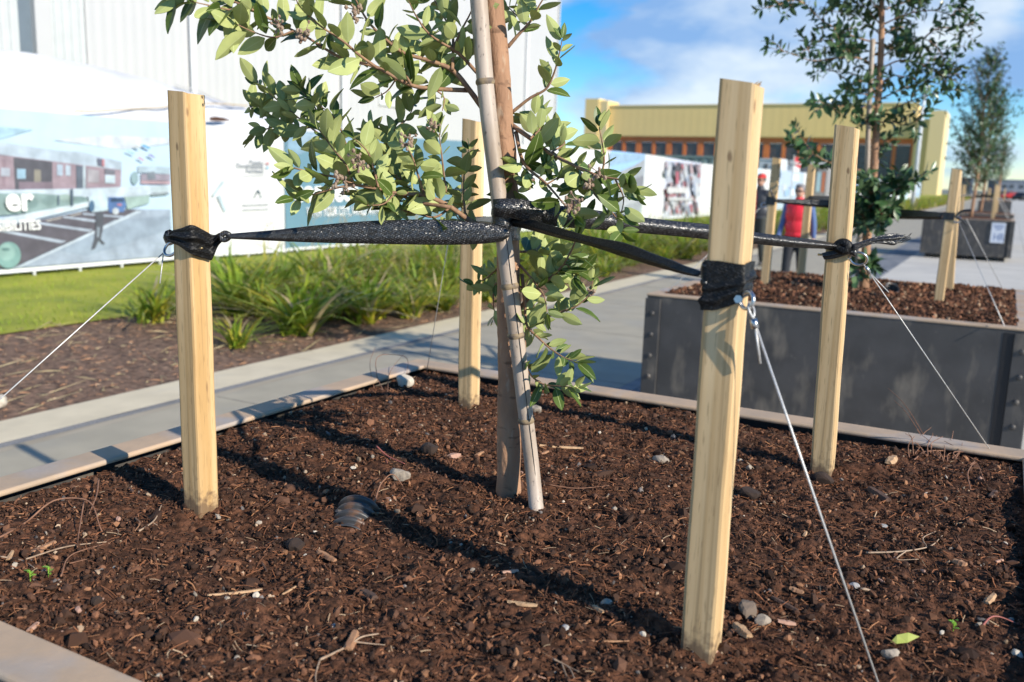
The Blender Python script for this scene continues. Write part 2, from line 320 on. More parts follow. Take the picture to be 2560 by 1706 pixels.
def strips(n, base, hgt, wid, lean, curl, mi, nseg=3):
    """n leaf blades: base (n,3), arrays of height, width, lean azimuth"""
    V = []; F = []; MI = []
    az = rng.uniform(0, 2*math.pi, n)
    for i in range(n):
        b = base[i]; d = np.array([math.cos(az[i]), math.sin(az[i]), 0]); s = np.array([-d[1], d[0], 0]); o = len(V)
        ln = lean[i]; c = curl[i]
        for q in range(nseg+1):
            t = q/nseg; p = b+d*(ln*t+c*t*t)*hgt[i]+np.array([0, 0, 1])*hgt[i]*(t-.55*c*t**3); wv = wid[i]*(1-t**2.2)*.5+.0004
            V += [p-s*wv, p+s*wv]
        for q in range(nseg): F.append((o+2*q, o+2*q+1, o+2*q+3, o+2*q+2)); MI.append(mi[i])
    return V, F, MI
# grass of the lawn
n = 9000; gy = 4.5+rng.random(n)**1.6*40; gx = -12.35+rng.random(n)*4.1+.25*np.sin(gy*2)
v, f, mi = strips(n, np.c_[gx, gy, np.zeros(n)], rng.uniform(.03, .075, n), rng.uniform(.006, .012, n), rng.uniform(0, .6, n), rng.uniform(0, .5, n), np.zeros(n, int), 2)
tag(mk('grass', v, f, M['grass']), 'short green lawn grass growing in front of the banner fence', 'grass', kind='stuff')
# litter of the mulch bed
n = 5000; b = np.c_[-8.6+rng.random(n)*3.0, 2.2+rng.random(n)**1.6*13, np.full(n, .008)]; V = []; F = []; MI = []
for i in range(n):
    a = rng.uniform(0, 3.14); L = rng.lognormal(math.log(.04), .75); wd = min(L*.3, rng.uniform(.003, .010))
    if i % 60 == 0: L = rng.uniform(.15, .55); a = math.atan2(CR[1], CR[0])+rng.normal(0, .8); wd = .005; d = np.array([math.cos(a), math.sin(a), rng.uniform(-.1, .25)]); s = np.array([-d[1], d[0], .2])
    o = len(V); V += [b[i]-d*L/2-s*wd/2, b[i]+d*L/2-s*wd/2, b[i]+d*L/2+s*wd/2, b[i]-d*L/2+s*wd/2, b[i]+np.array([0, 0, wd])]; F += [(o, o+1, o+4), (o+1, o+2, o+4), (o+2, o+3, o+4), (o+3, o, o+4)]; MI += [int(rng.choice(4, p=[.42, .12, .38, .08])) if L < .14 else 3]*4
tag(mk('leaf_litter', V, F, [M['chip'], M['rootpale'], M['chipdark'], M['flax3']], mi=MI), 'dry leaf and bark litter scattered on the garden bed', 'leaf litter', kind='stuff')

# ------------------------------------------------------------------ flax clumps
def flax_mesh(nb, h, seed):
    nb = int(nb*.78)
    base = np.c_[rng.normal(0, .05, nb), rng.normal(0, .05, nb), np.zeros(nb)]
    mi = rng.choice(4, nb, p=[.36, .22, .32, .10])
    hg = rng.uniform(.55, 1.1, nb)*h; ln = np.abs(rng.normal(.55, .45, nb)); cu = rng.uniform(.2, 1.25, nb)
    return strips(nb, base, hg, rng.uniform(.024, .044, nb), ln, cu, mi, 5)
protos = []
def flax(x, y, h, label, group, nb=75):
    if len(protos) < 6:
        v, f, mi = flax_mesh(nb, .62, 0); o = mk('flax_clump', V3(v)+np.array([x, y, 0]), f, [M['flax%d' % i] for i in range(4)], loc=(x, y, 0), mi=mi); protos.append(o)
    else:
        o = protos[int(rng.integers(0, 6))].copy(); scn.collection.objects.link(o); o.location = (x, y, 0)
    o.rotation_euler = (0, 0, rng.uniform(0, 6.28)); s = h/.62; o.scale = (s*rng.uniform(.9, 1.15), s*rng.uniform(.9, 1.15), s)
    o['label'] = label; o['category'] = 'plant'; o['group'] = group
GF = 'flax clumps in the garden bed'
p = onZ(690, 775); flax(p[0]-.1, p[1]+.1, .80, 'bright green flax clump nearest the kerb, between left stake and tree', GF, 110)
p = onZ(855, 745); flax(p[0]-.1, p[1], .74, 'second green flax clump from the left along the kerb', GF, 95)
p = onZ(545, 800); flax(p[0], p[1], .45, 'small half dry straw coloured flax tuft just right of the left front stake', GF, 60)
p = onZ(380, 745); flax(p[0]-.2, p[1], .62, 'leafy flax clump at the edge of the lawn, partly behind the left front stake', GF, 80)
for x_, y_, h_ in ((955, 735, .6), (1030, 720, .55), (620, 735, .66), (770, 740, .62)): p = onZ(x_, y_); flax(p[0]-.15, p[1]+.1, h_, 'mid green flax clump in the front row of the bed, left of the tree trunk', GF)
LF = 'strappy green and yellow flax clump in the bed between kerb and banner fence'
for row, (X, h, st) in enumerate([(-6.2, .70, 1.15), (-6.8, .78, .80), (-7.4, .76, .60), (-8.0, .80, .62), (-8.6, .78, .72)]):
    y = [8.1, 7.7, 7.6, 7.9, 8.4][row]
    while y < 46:
        flax(X+rng.uniform(-.25, .25), y+rng.uniform(-.2, .2), h*rng.uniform(.8, 1.2), LF, GF); y += st*rng.uniform(.85, 1.25)*(1+max(0, y-20)*.02)
n = 5200; b = np.c_[-9.0+rng.random(n)*3.2, 46+rng.random(n)**1.3*130, np.zeros(n)]
v, f, mi = strips(n, b, rng.uniform(.5, 1.0, n), rng.uniform(.05, .1, n), rng.uniform(.1, .7, n), rng.uniform(.1, .8, n), rng.choice(4, n, p=[.25, .35, .25, .15]), 3)
tag(mk('roadside_planting', v, f, [M['flax%d' % i] for i in range(4)], mi=mi), 'long yellow green grassy planting running down the far verge', 'planting', kind='stuff')
# dry seed stalks among the flax
V = []; F = []
for i in range(60):
    x = rng.uniform(-8.4, -6.6); y = rng.uniform(8.3, 13); a = rng.uniform(0, 6.28); h = rng.uniform(.8, 1.25); d = np.array([math.cos(a), math.sin(a), 0])
    P = [np.array([x, y, 0])+d*.25*t*t*h+np.array([0, 0, h*t]) for t in np.linspace(0, 1, 5)]
    tv, tf = tube(P, np.linspace(.004, .0015, 5), 4); o = len(V); V += list(tv); F += [tuple(q+o for q in g) for g in tf]
    for s in range(7):
        q = P[3]+(P[4]-P[3])*rng.random(); e = q+np.array([rng.normal(0, .06), rng.normal(0, .06), rng.uniform(.02, .1)]); tv, tf = tube([q, e], [.0012, .003], 4); o = len(V); V += list(tv); F += [tuple(z+o for z in g) for g in tf]
tag(mk('seed_stalks', V, F, M['flax3']), 'thin dry brown seed stalks rising from the flax bed', 'seed stalks', kind='stuff')

# ------------------------------------------------------------------ banner fence along X = FX
FX = -12.44
def cl(x, y): return (.2187*x, 330.9+.2187*y)
def circ(cx, cy, rx, ry=None, n=20): return [(cx+rx*math.cos(a), cy+(ry or rx)*math.sin(a)) for a in np.linspace(0, 2*math.pi, n, endpoint=False)]
def clipY(P3, ylo):                                                   # clip a polygon on the fence plane at Y >= ylo
    out = []
    for i in range(len(P3)):
        a = P3[i]; b = P3[(i+1) % len(P3)]
        if a[1] >= ylo: out.append(a)
        if (a[1] >= ylo) != (b[1] >= ylo): t = (ylo-a[1])/(b[1]-a[1]); out.append(a+(b-a)*t)
    return out
def prints(polys, parent, name='picture', map_=lambda x, y: (x, y), X=FX, step=.0012, start=1):
    """flat printed shapes on a banner: one mesh, one material slot per ink colour"""
    mats = []; V = []; F = []; MI = []
    for i, (c, pts) in enumerate(polys):
        m = flat('ink_%d_%d_%d' % tuple(int(q*1000) for q in c), tuple(q*.74 for q in c), .5, var=.72)
        if m not in mats: mats.append(m)
        P = [onX(*map_(*p), X+step*(i+start)) for p in pts]; o = len(V); V += P
        a = V3(P); nx = sum((a[q][1]*a[(q+1) % len(a)][2]-a[(q+1) % len(a)][1]*a[q][2]) for q in range(len(a)))
        f = tuple(range(o, o+len(P))); F.append(f if nx > 0 else f[::-1]); MI.append(mats.index(m))
    return mk(name, V, F, mats, parent, mi=MI)
def text(s, h, loc, rotz, m, parent, name, align='LEFT', bold=0., rx=math.pi/2, wscale=1.):
    cu = bpy.data.curves.new(name, 'FONT'); cu.body = s; cu.size = h; cu.align_x = align; cu.offset = bold*h; cu.resolution_u = 3; cu.extrude = .0006
    t = bpy.data.objects.new('tmp_text', cu); scn.collection.objects.link(t); dg = bpy.context.evaluated_depsgraph_get()
    me = bpy.data.meshes.new_from_object(t.evaluated_get(dg)); bpy.data.objects.remove(t)
    me.materials.clear(); me.materials.append(m); o = bpy.data.objects.new(name, me); scn.collection.objects.link(o)
    o.rotation_euler = (rx, 0, rotz); o.scale = (wscale, 1, 1)
    if parent is not None: o.parent = parent; o.location = tuple(V3(loc)-WOFF[parent.name])
    else: o.location = tuple(loc)
    return o
def banner(y0, y1, z0a, z1a, z0b, z1b, base, label, name='fence_banner'):
    """rippled banner cloth from Y=y0 to y1 with hem, eyelet ties and its two fence posts"""
    ro = root(name, (FX, y0, 0), label, 'banner', 'printed banners on the long fence')
    ny = max(6, int((y1-y0)/.25)); V = []; F = []
    for i in range(ny+1):
        t = i/ny; y = y0+(y1-y0)*t
        for q in range(5):
            s = q/4; z = (z0a*(1-t)+z0b*t)*(1-s)+(z1a*(1-t)+z1b*t)*s
            V.append((FX-.012+.010*math.sin(y*2.1)*s, y, z))
    for i in range(ny):
        for q in range(4): a = i*5+q; F.append((a, a+5, a+6, a+1))
    mk('cloth', V, F, base, ro, smooth=True)
    h = MB(); h.add([(FX+.016, y0, z0a), (FX+.016, y1, z0b), (FX+.016, y1, z0b+.055), (FX+.016, y0, z0a+.055)], [(0, 1, 2, 3)])
    h.build('hem', flat('hem_white', (.78, .8, .82)), ro)
    tb = MB()
    for y in np.arange(y0+.3, y1, .75): t = (y-y0)/(y1-y0); z = z0a*(1-t)+z0b*t; tb.box((FX-.005, y-.02, z-.07), (FX+.02, y+.02, z+.01))
    tb.build('ties', flat('tie_grey', (.55, .57, .58)), ro)
    pb = MB()
    for y in (y0+.02, y1-.02): pb.tube([(FX-.05, y, 0), (FX-.05, y, max(z1a, z1b)-.02)], .021, 6)
    pb.build('fence_posts', M['steelbright'], ro)
    return ro
zz = lambda x, y: onX(x, y, FX)
skyc = flat('banner_sky', (.44, .58, .72))
whitec = flat('banner_white', (.63, .64, .66))
teal = flat('banner_teal', (.13, .25, .33))
# street scene banner at the left edge of the frame
bA = banner(5.6, 11.35, .06, 2.36, .07, 2.36, skyc, 'large banner printed with a street of shops and a parking lot, at left')
PA = [((.50, .74, .92), [(-250, -200), (350, -150), (0, -50), (-250, -20)]), ((.76, .84, .94), [(560, -40), (1100, -90), (1790, -60), (1790, 0), (1250, 60)]),
 ((.56, .67, .80), [(-350, -120), (0, -20), (600, 70), (850, 82), (1280, 190), (1280, 275), (540, 190), (130, 130), (-350, 60)]),
 ((.42, .33, .39), [(-350, 80), (130, 130), (1275, 275), (1270, 460), (800, 480), (560, 500), (-350, 500)]),
 ((.13, .13, .16), [(140, 140), (550, 188), (550, 500), (160, 500)]), ((.42, .64, .84), [(178, 262), (270, 265), (270, 366), (180, 366)]), ((.33, .31, .27), [(360, 270), (430, 275), (430, 400), (360, 400)]),
 ((.30, .24, .30), [(200, 400), (545, 400), (545, 498), (200, 498)]), ((.36, .27, .33), [(30, 160), (60, 163), (60, 450), (30, 450)]), ((.55, .60, .72), [(10, 250), (105, 255), (105, 340), (10, 340)]),
 ((.52, .64, .80), [(600, 212), (660, 220), (660, 335), (600, 330)]), ((.55, .66, .80), [(690, 222), (742, 230), (742, 335), (690, 332)]), ((.15, .18, .24), [(800, 225), (905, 240), (905, 470), (805, 475)]),
 ((.56, .66, .76), [(872, 215), (900, 215), (900, 480), (872, 480)]), ((.48, .46, .52), [(920, 262), (1040, 280), (1040, 405), (920, 405)]), ((.21, .22, .27), [(1100, 262), (1210, 275), (1210, 320), (1100, 315)]),
 ((.62, .76, .88), [(1105, 325), (1210, 330), (1210, 415), (1105, 412)]), ((.16, .17, .24), [(1020, 150), (1075, 160), (1075, 235), (1030, 228)]), ((.62, .25, .28), [(1075, 160), (1098, 165), (1098, 240), (1075, 235)]),
 ((.52, .66, .78), [(1450, 235), (1790, 240), (1790, 320), (1450, 300)]), ((.40, .36, .45), [(1480, 315), (1790, 320), (1790, 385), (1480, 385)]), ((.24, .28, .34), [(1540, 300), (1620, 290), (1640, 370), (1550, 375)]), ((.56, .40, .46), [(1480, 388), (1790, 392), (1790, 425), (1480, 420)]),
 ((.32, .46, .52), circ(1415, 360, 38, 70)), ((.66, .78, .90), [(-350, 490), (900, 470), (1790, 430), (1790, 520), (1300, 560), (-350, 560)]),
 ((.32, .45, .46), [(-350, 520), (400, 520), (900, 560), (930, 610), (400, 715), (-350, 790)]), ((.22, .33, .35), circ(120, 640, 90, 55)), ((.24, .36, .37), circ(330, 620, 70, 60)), ((.26, .38, .39), circ(520, 600, 80, 50)), ((.24, .35, .36), circ(830, 580, 70, 30)), ((.42, .56, .54), circ(680, 560, 60, 35)),
 ((.44, .60, .58), [(1310, 560), (1570, 540), (1570, 620), (1340, 690)]), ((.60, .72, .80), circ(1680, 480, 95, 38)), ((.36, .42, .47), [(1580, 520), (1760, 505), (1770, 530), (1600, 545)]),
 ((.70, .81, .91), [(-350, 850), (930, 610), (970, 655), (380, 790), (-350, 960)]),
 ((.145, .135, .17), [(-350, 960), (420, 800), (900, 700), (1490, 690), (1000, 905), (150, 1295), (-350, 1330)]),
 ((.44, .53, .67), [(-350, 1410), (150, 1300), (1480, 690), (1790, 690), (1800, 1228), (-350, 1460)]), ((.38, .47, .60), [(600, 1120), (1200, 800), (1790, 760), (1800, 900), (900, 1180)]),
 ((.66, .77, .90), [(100, 1330), (1440, 700), (1490, 712), (190, 1310)]), ((.52, .60, .74), [(40, 905), (700, 1022), (640, 1045), (0, 925)]), ((.52, .60, .74), [(400, 820), (980, 903), (930, 925), (380, 840)]), ((.52, .60, .74), [(670, 758), (1010, 800), (1000, 825), (660, 775)]), ((.50, .58, .72), [(860, 725), (1330, 762), (1300, 780), (880, 745)]),
 ((.44, .42, .42), [(480, 800), (660, 765), (640, 785), (500, 820)]), ((.44, .42, .42), [(730, 750), (860, 720), (850, 738), (750, 765)]),
 ((.64, .80, .91), [(930, 560), (1000, 520), (1130, 530), (1135, 700), (960, 720), (935, 640)]), ((.13, .24, .52), [(1140, 560), (1290, 560), (1330, 640), (1300, 715), (1150, 725), (1130, 650)]), ((.05, .09, .17), [(1165, 572), (1285, 572), (1305, 610), (1160, 610)]), ((.6, .24, .3), circ(1255, 640, 26, 12)), ((.70, .76, .84), circ(1215, 708, 34, 36)), ((.10, .20, .34), circ(965, 655, 30, 60)),
 ((.11, .12, .15), [(1000, 730), (1050, 705), (1090, 735), (1085, 870), (1060, 1000), (1105, 1050), (1080, 1060), (1040, 1010), (1000, 1100), (960, 1115), (990, 1000), (1005, 860)]), ((.30, .36, .44), [(1020, 870), (1050, 880), (1040, 980), (1020, 980)]), ((.12, .17, .23), [(742, 470), (770, 480), (770, 650), (745, 655)]), ((.17, .22, .3), [(610, 540), (625, 540), (625, 640), (610, 640)]),
 ((.26, .46, .45), circ(90, 1170, 130, 140)), ((.34, .54, .52), circ(70, 1140, 90, 90)), ((.15, .28, .28), circ(60, 1110, 45, 18)),
 ((.12, .42, .85), [(1470, 10), (1520, 8), (1585, 48), (1560, 55)]), ((.35, .68, .85), [(1315, 70), (1345, 72), (1420, 105), (1395, 110)]), ((.62, .25, .38), [(1440, 142), (1470, 140), (1525, 180), (1500, 178)]), ((.35, .32, .75), [(1545, 112), (1585, 108), (1640, 152), (1610, 146)]), ((.62, .66, .68), [(1405, 20), (1440, 16), (1480, 45), (1450, 48)])]
PA2 = []
for i, (c, pts) in enumerate(PA):
    P = [tuple(cl(*p)) for p in pts]; PA2.append((c, P))
# keep the printing inside the banner cloth
def clipD(P, f):
    out = []
    for i in range(len(P)):
        a, b = P[i], P[(i+1) % len(P)]; fa, fb = f(a), f(b)
        if fa >= 0: out.append(a)
        if (fa >= 0) != (fb >= 0): t = fa/(fa-fb); out.append((a[0]+(b[0]-a[0])*t, a[1]+(b[1]-a[1])*t))
    return out
PA3 = []
for c, P in PA2:
    P = clipD(P, lambda q: onX(*q, FX)[1]-5.65); P = clipD(P, lambda q: 11.33-onX(*q, FX)[1]) if P else P
    P = clipD(P, lambda q: 2.33-onX(*q, FX)[2]) if P else P; P = clipD(P, lambda q: onX(*q, FX)[2]-.13) if P else P
    if len(P) > 2: PA3.append((c, P))
prints(PA3, bA)
inkw = flat('ink_white', (.84, .85, .86))
q = zz(*cl(312, 690)); text('er', 1.04*abs(zz(*cl(180, 500))[2]-zz(*cl(180, 690))[2])*1.75, (FX+.085, q[1], q[2]), math.pi/2, inkw, bA, 'lettering', 'RIGHT', .035)
q = zz(*cl(395, 895)); text('POSSIBILITIES', .20, (FX+.086, q[1], q[2]), math.pi/2, inkw, bA, 'lettering', 'RIGHT', .02, wscale=.8)
# white panel with sponsor marks
bB = banner(11.37, 13.44, .07, 2.36, .04, 2.38, whitec, 'plain white banner panel with small grey logos, between street scene and teal banner')
c5 = lambda x, y: ((400+.306*x)/SP, (380+.306*y)/SP)
gk = flat('ink_grey', (.30, .32, .35))
for s, yy_ in (('Panuku', 108), ('Development', 138), ('Auckland', 176)):
    q = zz(*c5(842, yy_)); text(s, .125, (FX+.012, q[1], q[2]), math.pi/2, gk, bB, 'lettering', 'RIGHT', .012)
pale = (.60, .74, .82)
prints([((.74, .40, .42), circ(880, 96, 16, 12))], bB, 'logo', c5, start=16); prints([((.45, .66, .80), circ(880, 130, 16, 12))], bB, 'logo', c5, start=16)
prints([((.10, .16, .20), [(780, 345), (796, 312), (806, 312), (824, 345), (810, 345), (800, 326), (790, 345)]), ((.10, .16, .20), [(765, 378), (778, 350), (786, 352), (774, 378)]), ((.45, .52, .55), [(816, 352), (824, 350), (834, 378), (826, 378)])], bB, 'logo', c5, start=16)
prints([((.62, .64, .66), [(675, 195), (850, 190), (850, 194), (675, 199)]), ((.60, .62, .64), [(675, 432), (890, 424), (890, 434), (675, 443)]), ((.66, .68, .7), [(675, 470), (890, 462), (890, 470), (675, 479)])], bB, 'small_print', c5, start=16)
prints([(pale, [(425, 360), (510, 235), (530, 245), (440, 370)]), (pale, [(465, 365), (490, 350), (545, 480), (525, 492)])], bB, 'cross_mark', c5, start=16)
# teal banner
bC = banner(13.46, 20.6, .05, 2.38, .06, 2.5, teal, 'teal banner with large white lettering behind the young tree')
q = zz(*c5(1120, 405)); text('connect', .62, (FX+.016, q[1]-.12, q[2]), math.pi/2, inkw, bC, 'lettering', 'LEFT', .03)
q = zz(*c5(1197, 530)); text('WITH YOUR CITY, WHILE WITHIN', .27, (FX+.016, q[1], q[2]), math.pi/2, inkw, bC, 'lettering', 'LEFT', .02, wscale=.62)
prints([((.32, .50, .66), [(660, 300), (745, 318), (700, 350), (660, 372)]), ((.40, .55, .70), [(662, 300), (900, 330), (900, 360), (720, 350)])], bC, 'picture', start=3)
bD = banner(20.62, 29.8, .06, 2.5, .06, 2.62, whitec, 'long plain white banner behind the lower leaves of the young tree')
bE = banner(29.82, 33.25, .06, 2.62, .06, 2.62, flat('banner_blue', (.30, .50, .78)), 'blue and grey banner showing a roof against the sky')
e = lambda x, y: ((1440+.204*x)/SP, (240+.204*y)/SP)
def fit(polys, y0, y1, z0, z1, mp=e):
    out = []
    for c, pts in polys:
        P = [tuple(mp(*p)) for p in pts]
        for f in (lambda q: onX(*q, FX)[1]-y0-.03, lambda q: y1-.03-onX(*q, FX)[1], lambda q: onX(*q, FX)[2]-z0-.06, lambda q: z1-.04-onX(*q, FX)[2]): P = clipD(P, f) if P else P
        if len(P) > 2: out.append((c, P))
    return out
prints(fit([((.42, .62, .86), [(215, 700), (860, 720), (860, 760), (215, 900)]), ((.46, .50, .56), [(460, 960), (720, 850), (850, 770), (850, 1480), (460, 1480)]), ((.30, .31, .36), [(720, 1010), (850, 970), (850, 1300), (700, 1300)]), ((.62, .66, .72), [(560, 1180), (720, 1100), (740, 1300), (560, 1350)]), ((.55, .66, .68), [(760, 1470), (820, 1250), (850, 1250), (800, 1480)])], 29.82, 33.25, .06, 2.62), bE, start=12)
bF = banner(33.27, 35.65, .06, 2.62, .06, 2.58, whitec, 'white banner panel between the blue banner and the red speckled banner', 'fence_banner')
bG = banner(35.67, 40.6, .06, 2.58, .06, 2.46, flat('banner_mix', (.56, .60, .70)), 'banner printed with a blurred red, white and blue picture, left of the nearest stake')
g2 = [((.60, .66, .78), [(1110, 770), (1550, 810), (1540, 1100), (1110, 1050)])]
for i in range(120):
    cx, cy = rng.uniform(1090, 1560), rng.uniform(770, 1440); c = [(.50, .16, .20), (.66, .72, .82), (.40, .48, .64), (.20, .16, .20), (.62, .46, .50), (.74, .76, .80)][int(rng.integers(0, 6))]
    a = rng.uniform(-.4, .4); L = rng.uniform(25, 80); wd = rng.uniform(6, 18); g2.append((c, [(cx+math.sin(a)*L-wd, cy-L), (cx+math.sin(a)*L+wd, cy-L*.9), (cx+wd, cy+L), (cx-wd*.6, cy+L*.8)]))
g2 += [((.12, .11, .13), [(1215, 850), (1270, 850), (1290, 1040), (1210, 1000)]), ((.58, .16, .22), [(1225, 930), (1262, 930), (1262, 1080), (1225, 1080)]), ((.82, .82, .85), [(1120, 1120), (1370, 1120), (1370, 1195), (1120, 1190)]), ((.50, .20, .24), [(1150, 1205), (1230, 1205), (1230, 1235), (1150, 1235)]), ((.78, .80, .83), [(1140, 1250), (1430, 1250), (1430, 1280), (1140, 1280)])]
prints(fit(g2, 35.67, 40.6, .06, 2.46), bG, start=12)
y = 40.62; cols = [('white', whitec, 2.6), ('pale blue', flat('banner_pale', (.55, .72, .88)), 5.), ('white', whitec, 2.6), ('grey blue', flat('banner_gb', (.42, .52, .66)), 5.), ('white', whitec, 2.6), ('lilac', flat('banner_lil', (.60, .60, .72)), 4.)]
nb = 0
while y < 150:
    nm, m_, L = cols[nb % 6]; L *= 1+y/90
    b_ = banner(y, y+L-.02, .06, 2.45, .06, 2.45, m_, '%s fence banner, %s' % (nm, ['seen just right of the nearest stake', 'behind the red capped person', 'behind the woman in the red vest', 'beside the head of the woman in the red vest', 'right of the woman in the red vest', 'partly behind the right back stake'][nb] if nb < 6 else 'one of the narrow panels below the mustard building'))
    if nb % 6 in (1, 3, 5):
        v = []; 
        for i in range(9):
            yy_ = y+L*rng.uniform(.05, .8); z_ = rng.uniform(.3, 2.0); c = [(.30, .45, .68), (.72, .80, .90), (.25, .28, .35), (.55, .60, .70)][int(rng.integers(0, 4))]; hh = rng.uniform(.15, .45); ll = L*rng.uniform(.08, .25)
            v.append((c, yy_, min(yy_+ll, y+L-.1), z_, min(z_+hh, 2.4)))
        pm_ = MB(); ms = []
        for i, (c, a, b, z0, z1) in enumerate(v):
            m2 = flat('ink_%d_%d_%d' % tuple(int(q*1000) for q in c), c)
            if m2 not in ms: ms.append(m2)
            xx = FX+.014+.002*i; pm_.add([(xx, a, z0), (xx, b, z0), (xx, b, z1), (xx, a, z1)], [(0, 1, 2, 3)], ms.index(m2))
        pm_.build('picture', ms, b_)
    y += L; nb += 1

# ------------------------------------------------------------------ white sheeted stack behind the fence at the left
prof = [(-420, 95), (-200, 105), (0, 115), (60, 122), (120, 132), (215, 151), (300, 172), (370, 192), (440, 212), (520, 234), (600, 262), (700, 285), (800, 305), (880, 318)]
TX = -13.6
V = []; F = []; nk = 0; rows = 7
for (px_, py_) in [tuple(q) for q in smooth_path(np.c_[V3(prof), np.zeros(len(prof))], 60)[:, :2]]:
    T = onX(px_, py_, TX)
    sag = .05*math.sin(T[1]*3.1)
    for s in range(rows):
        t = s/(rows-1); z = T[2]*(1-t)+1.2*t; x = TX+(.75*t**.7)+.05*math.sin(T[1]*2.3+t*5)+.03*math.sin(T[1]*5.7-t*9); V.append((x, T[1], z+sag*t*(1-t)*3))
    V.append((TX-3.2, T[1]-.8, T[2]+.25)); V.append((TX-3.6, T[1]-.8, 0.))
    nk += 1
rw = rows+2
for i in range(nk-1):
    for s in range(rw):
        if s == rows-1: continue
        if s < rows-1: a = i*rw+s; F.append((a, a+1, a+rw+1, a+rw))
    a = i*rw; F.append((a, a+rw, a+rw+rows, a+rows)); F.append((a+rows, a+rw+rows, a+rw+rows+1, a+rows+1))
ro = root('sheeted_stack', (TX, 9, 0), 'long stack covered in sagging white sheeting behind the left banners', 'covered stack')
mk('sheeting', V, F, M['tarp'], ro, smooth=True)
def xt(T):                                                            # sheet surface x at height z (front slope)
    top = np.interp(T[1], [onX(*p, TX)[1] for p in prof], [onX(*p, TX)[2] for p in prof]); t = np.clip((top-T[2])/(top-1.2), 0, 1); return TX+.75*t**.7+.09
P = []
for p in [(170, 255), (215, 256), (260, 253), (320, 250), (385, 246), (430, 240), (480, 238), (540, 239), (600, 243)]:
    T = onX(*p, TX+.5); T[0] = xt(T)+.03; P.append(T)
v, f = tube(smooth_path(P, 24), .013, 6); mk('rope', v, f, flat('rope_tan', (.52, .41, .25)), ro)
T = onX(505, 274, TX+.5); xo = xt(T)+.05
mk('tear', [onX(x, y, xo) for x, y in [(481, 270), (495, 268), (515, 271), (530, 277), (515, 279), (495, 279), (482, 277)]], [tuple(range(6, -1, -1))], flat('tear_dark', (.07, .03, .015)), ro)
P = [onX(*p, TX) for p in [(396, 189), (420, 195), (455, 205), (470, 214), (530, 238)]]
v, f = tube(V3(P)+np.array([.1, 0, -.05]), .014, 6); mk('edge_strap', v, f, flat('strap_grey', (.5, .5, .5)), ro)

# ------------------------------------------------------------------ white warehouse
WX = -24.
yR = onX(1277, 150, WX)[1]
wr = root('warehouse', (WX, 20, 0), 'tall white metal clad warehouse behind the banner fence', 'building')
def corr(y0, y1, z0, z1, x, amp, per, m, name):
    ys = np.arange(y0, y1+1e-6, per/4); V = []; F = []
    for i, y in enumerate(ys):
        xx = x+(amp if i % 4 in (1, 2) else 0); V += [(xx, y, z0), (xx, y, z1)]
    for i in range(len(ys)-1): F.append((2*i, 2*i+2, 2*i+3, 2*i+1))
    return mk(name, V, F, m, wr)
YL = -6.
ya = [onX(x, 80, WX)[1] for x in (41, 75, 112, 196)]
corr(YL, ya[0], 0, 13, WX+.02, .05, .26, flat('grey_ribs', (.50, .53, .54)), 'ribbed_panel')
corr(ya[2], ya[3], 0, 13, WX+.02, .05, .26, flat('grey_ribs', (.50, .53, .54)), 'ribbed_panel')
k = MB(); k.box((WX-.2, ya[0], 0), (WX-.02, ya[1], 13)); k.build('recess_panel', flat('slate', (.13, .17, .21)), wr)
k = MB(); k.box((WX-.1, ya[1], 0), (WX+.16, ya[2]-.01, 13)); k.build('pilaster', M['white'], wr)
corr(ya[3], yR, 0, 14, WX+.04, .012, .36, M['white'], 'wall')
k = MB(); k.box((WX-30, YL, 0), (WX-.25, yR, 14.2)); k.build('body', M['white'], wr)
k = MB(); k.box((WX-.2, yR-.02, 0), (WX+.12, yR+.12, 14.3)); k.build('corner_flashing', M['white'], wr)
for xpx, rad in ((434, .09), (781, .09), (1205, .05)):
    yy_ = onX(xpx, 150, WX)[1]; k = MB(); k.tube([(WX+.2, yy_, 0), (WX+.2, yy_, 14)], rad, 8); k.build('downpipe', flat('pipe_white', (.84, .85, .87)), wr)
a, b = onX(867, 214, WX), onX(941, 225, WX); k = MB(); k.box((WX+.05, a[1], a[2]-.5), (WX+.12, b[1], a[2])); k.build('vent', flat('vent_grey', (.60, .61, .62)), wr)

# ------------------------------------------------------------------ mustard building with orange window frames
D = 235.
def onD(x, y, d=D): q = ray(x, y); return EYE+q*(d/(q@HEAD))
YB = 245.
def onB(x, y): return onY(x, y, YB)
pl = onB(1352, 300); prt = onB(2172, 300); U = np.array([1., 0, 0]); pl[2] = prt[2] = 0
Lm = (prt-pl)@U; inward = np.array([0, 1., 0])
br = root('mustard_building', pl, 'long mustard yellow shed with a row of orange framed windows', 'building')
def bp(a, h, d=0.): return pl+U*a+np.array([0, 0, h])+inward*d
def bbox(name, a0, a1, h0, h1, d0, d1, m, parent=br):
    v = [bp(a, h, d) for a in (a0, a1) for h in (h0, h1) for d in (d0, d1)]
    return mk(name, v, [(0, 1, 3, 2), (4, 6, 7, 5), (0, 4, 5, 1), (2, 3, 7, 6), (0, 2, 6, 4), (1, 5, 7, 3)], m, parent)
def hgt(x, y): return onB(x, y)[2]
def alo(x): return (onB(x, 300)-pl)@U
hT = hgt(1642, 244); hF = hgt(1640, 314); hW = hgt(1700, 440)-12
a1, a2, a3, a4 = alo(1383), alo(1402), alo(2105), alo(2137)
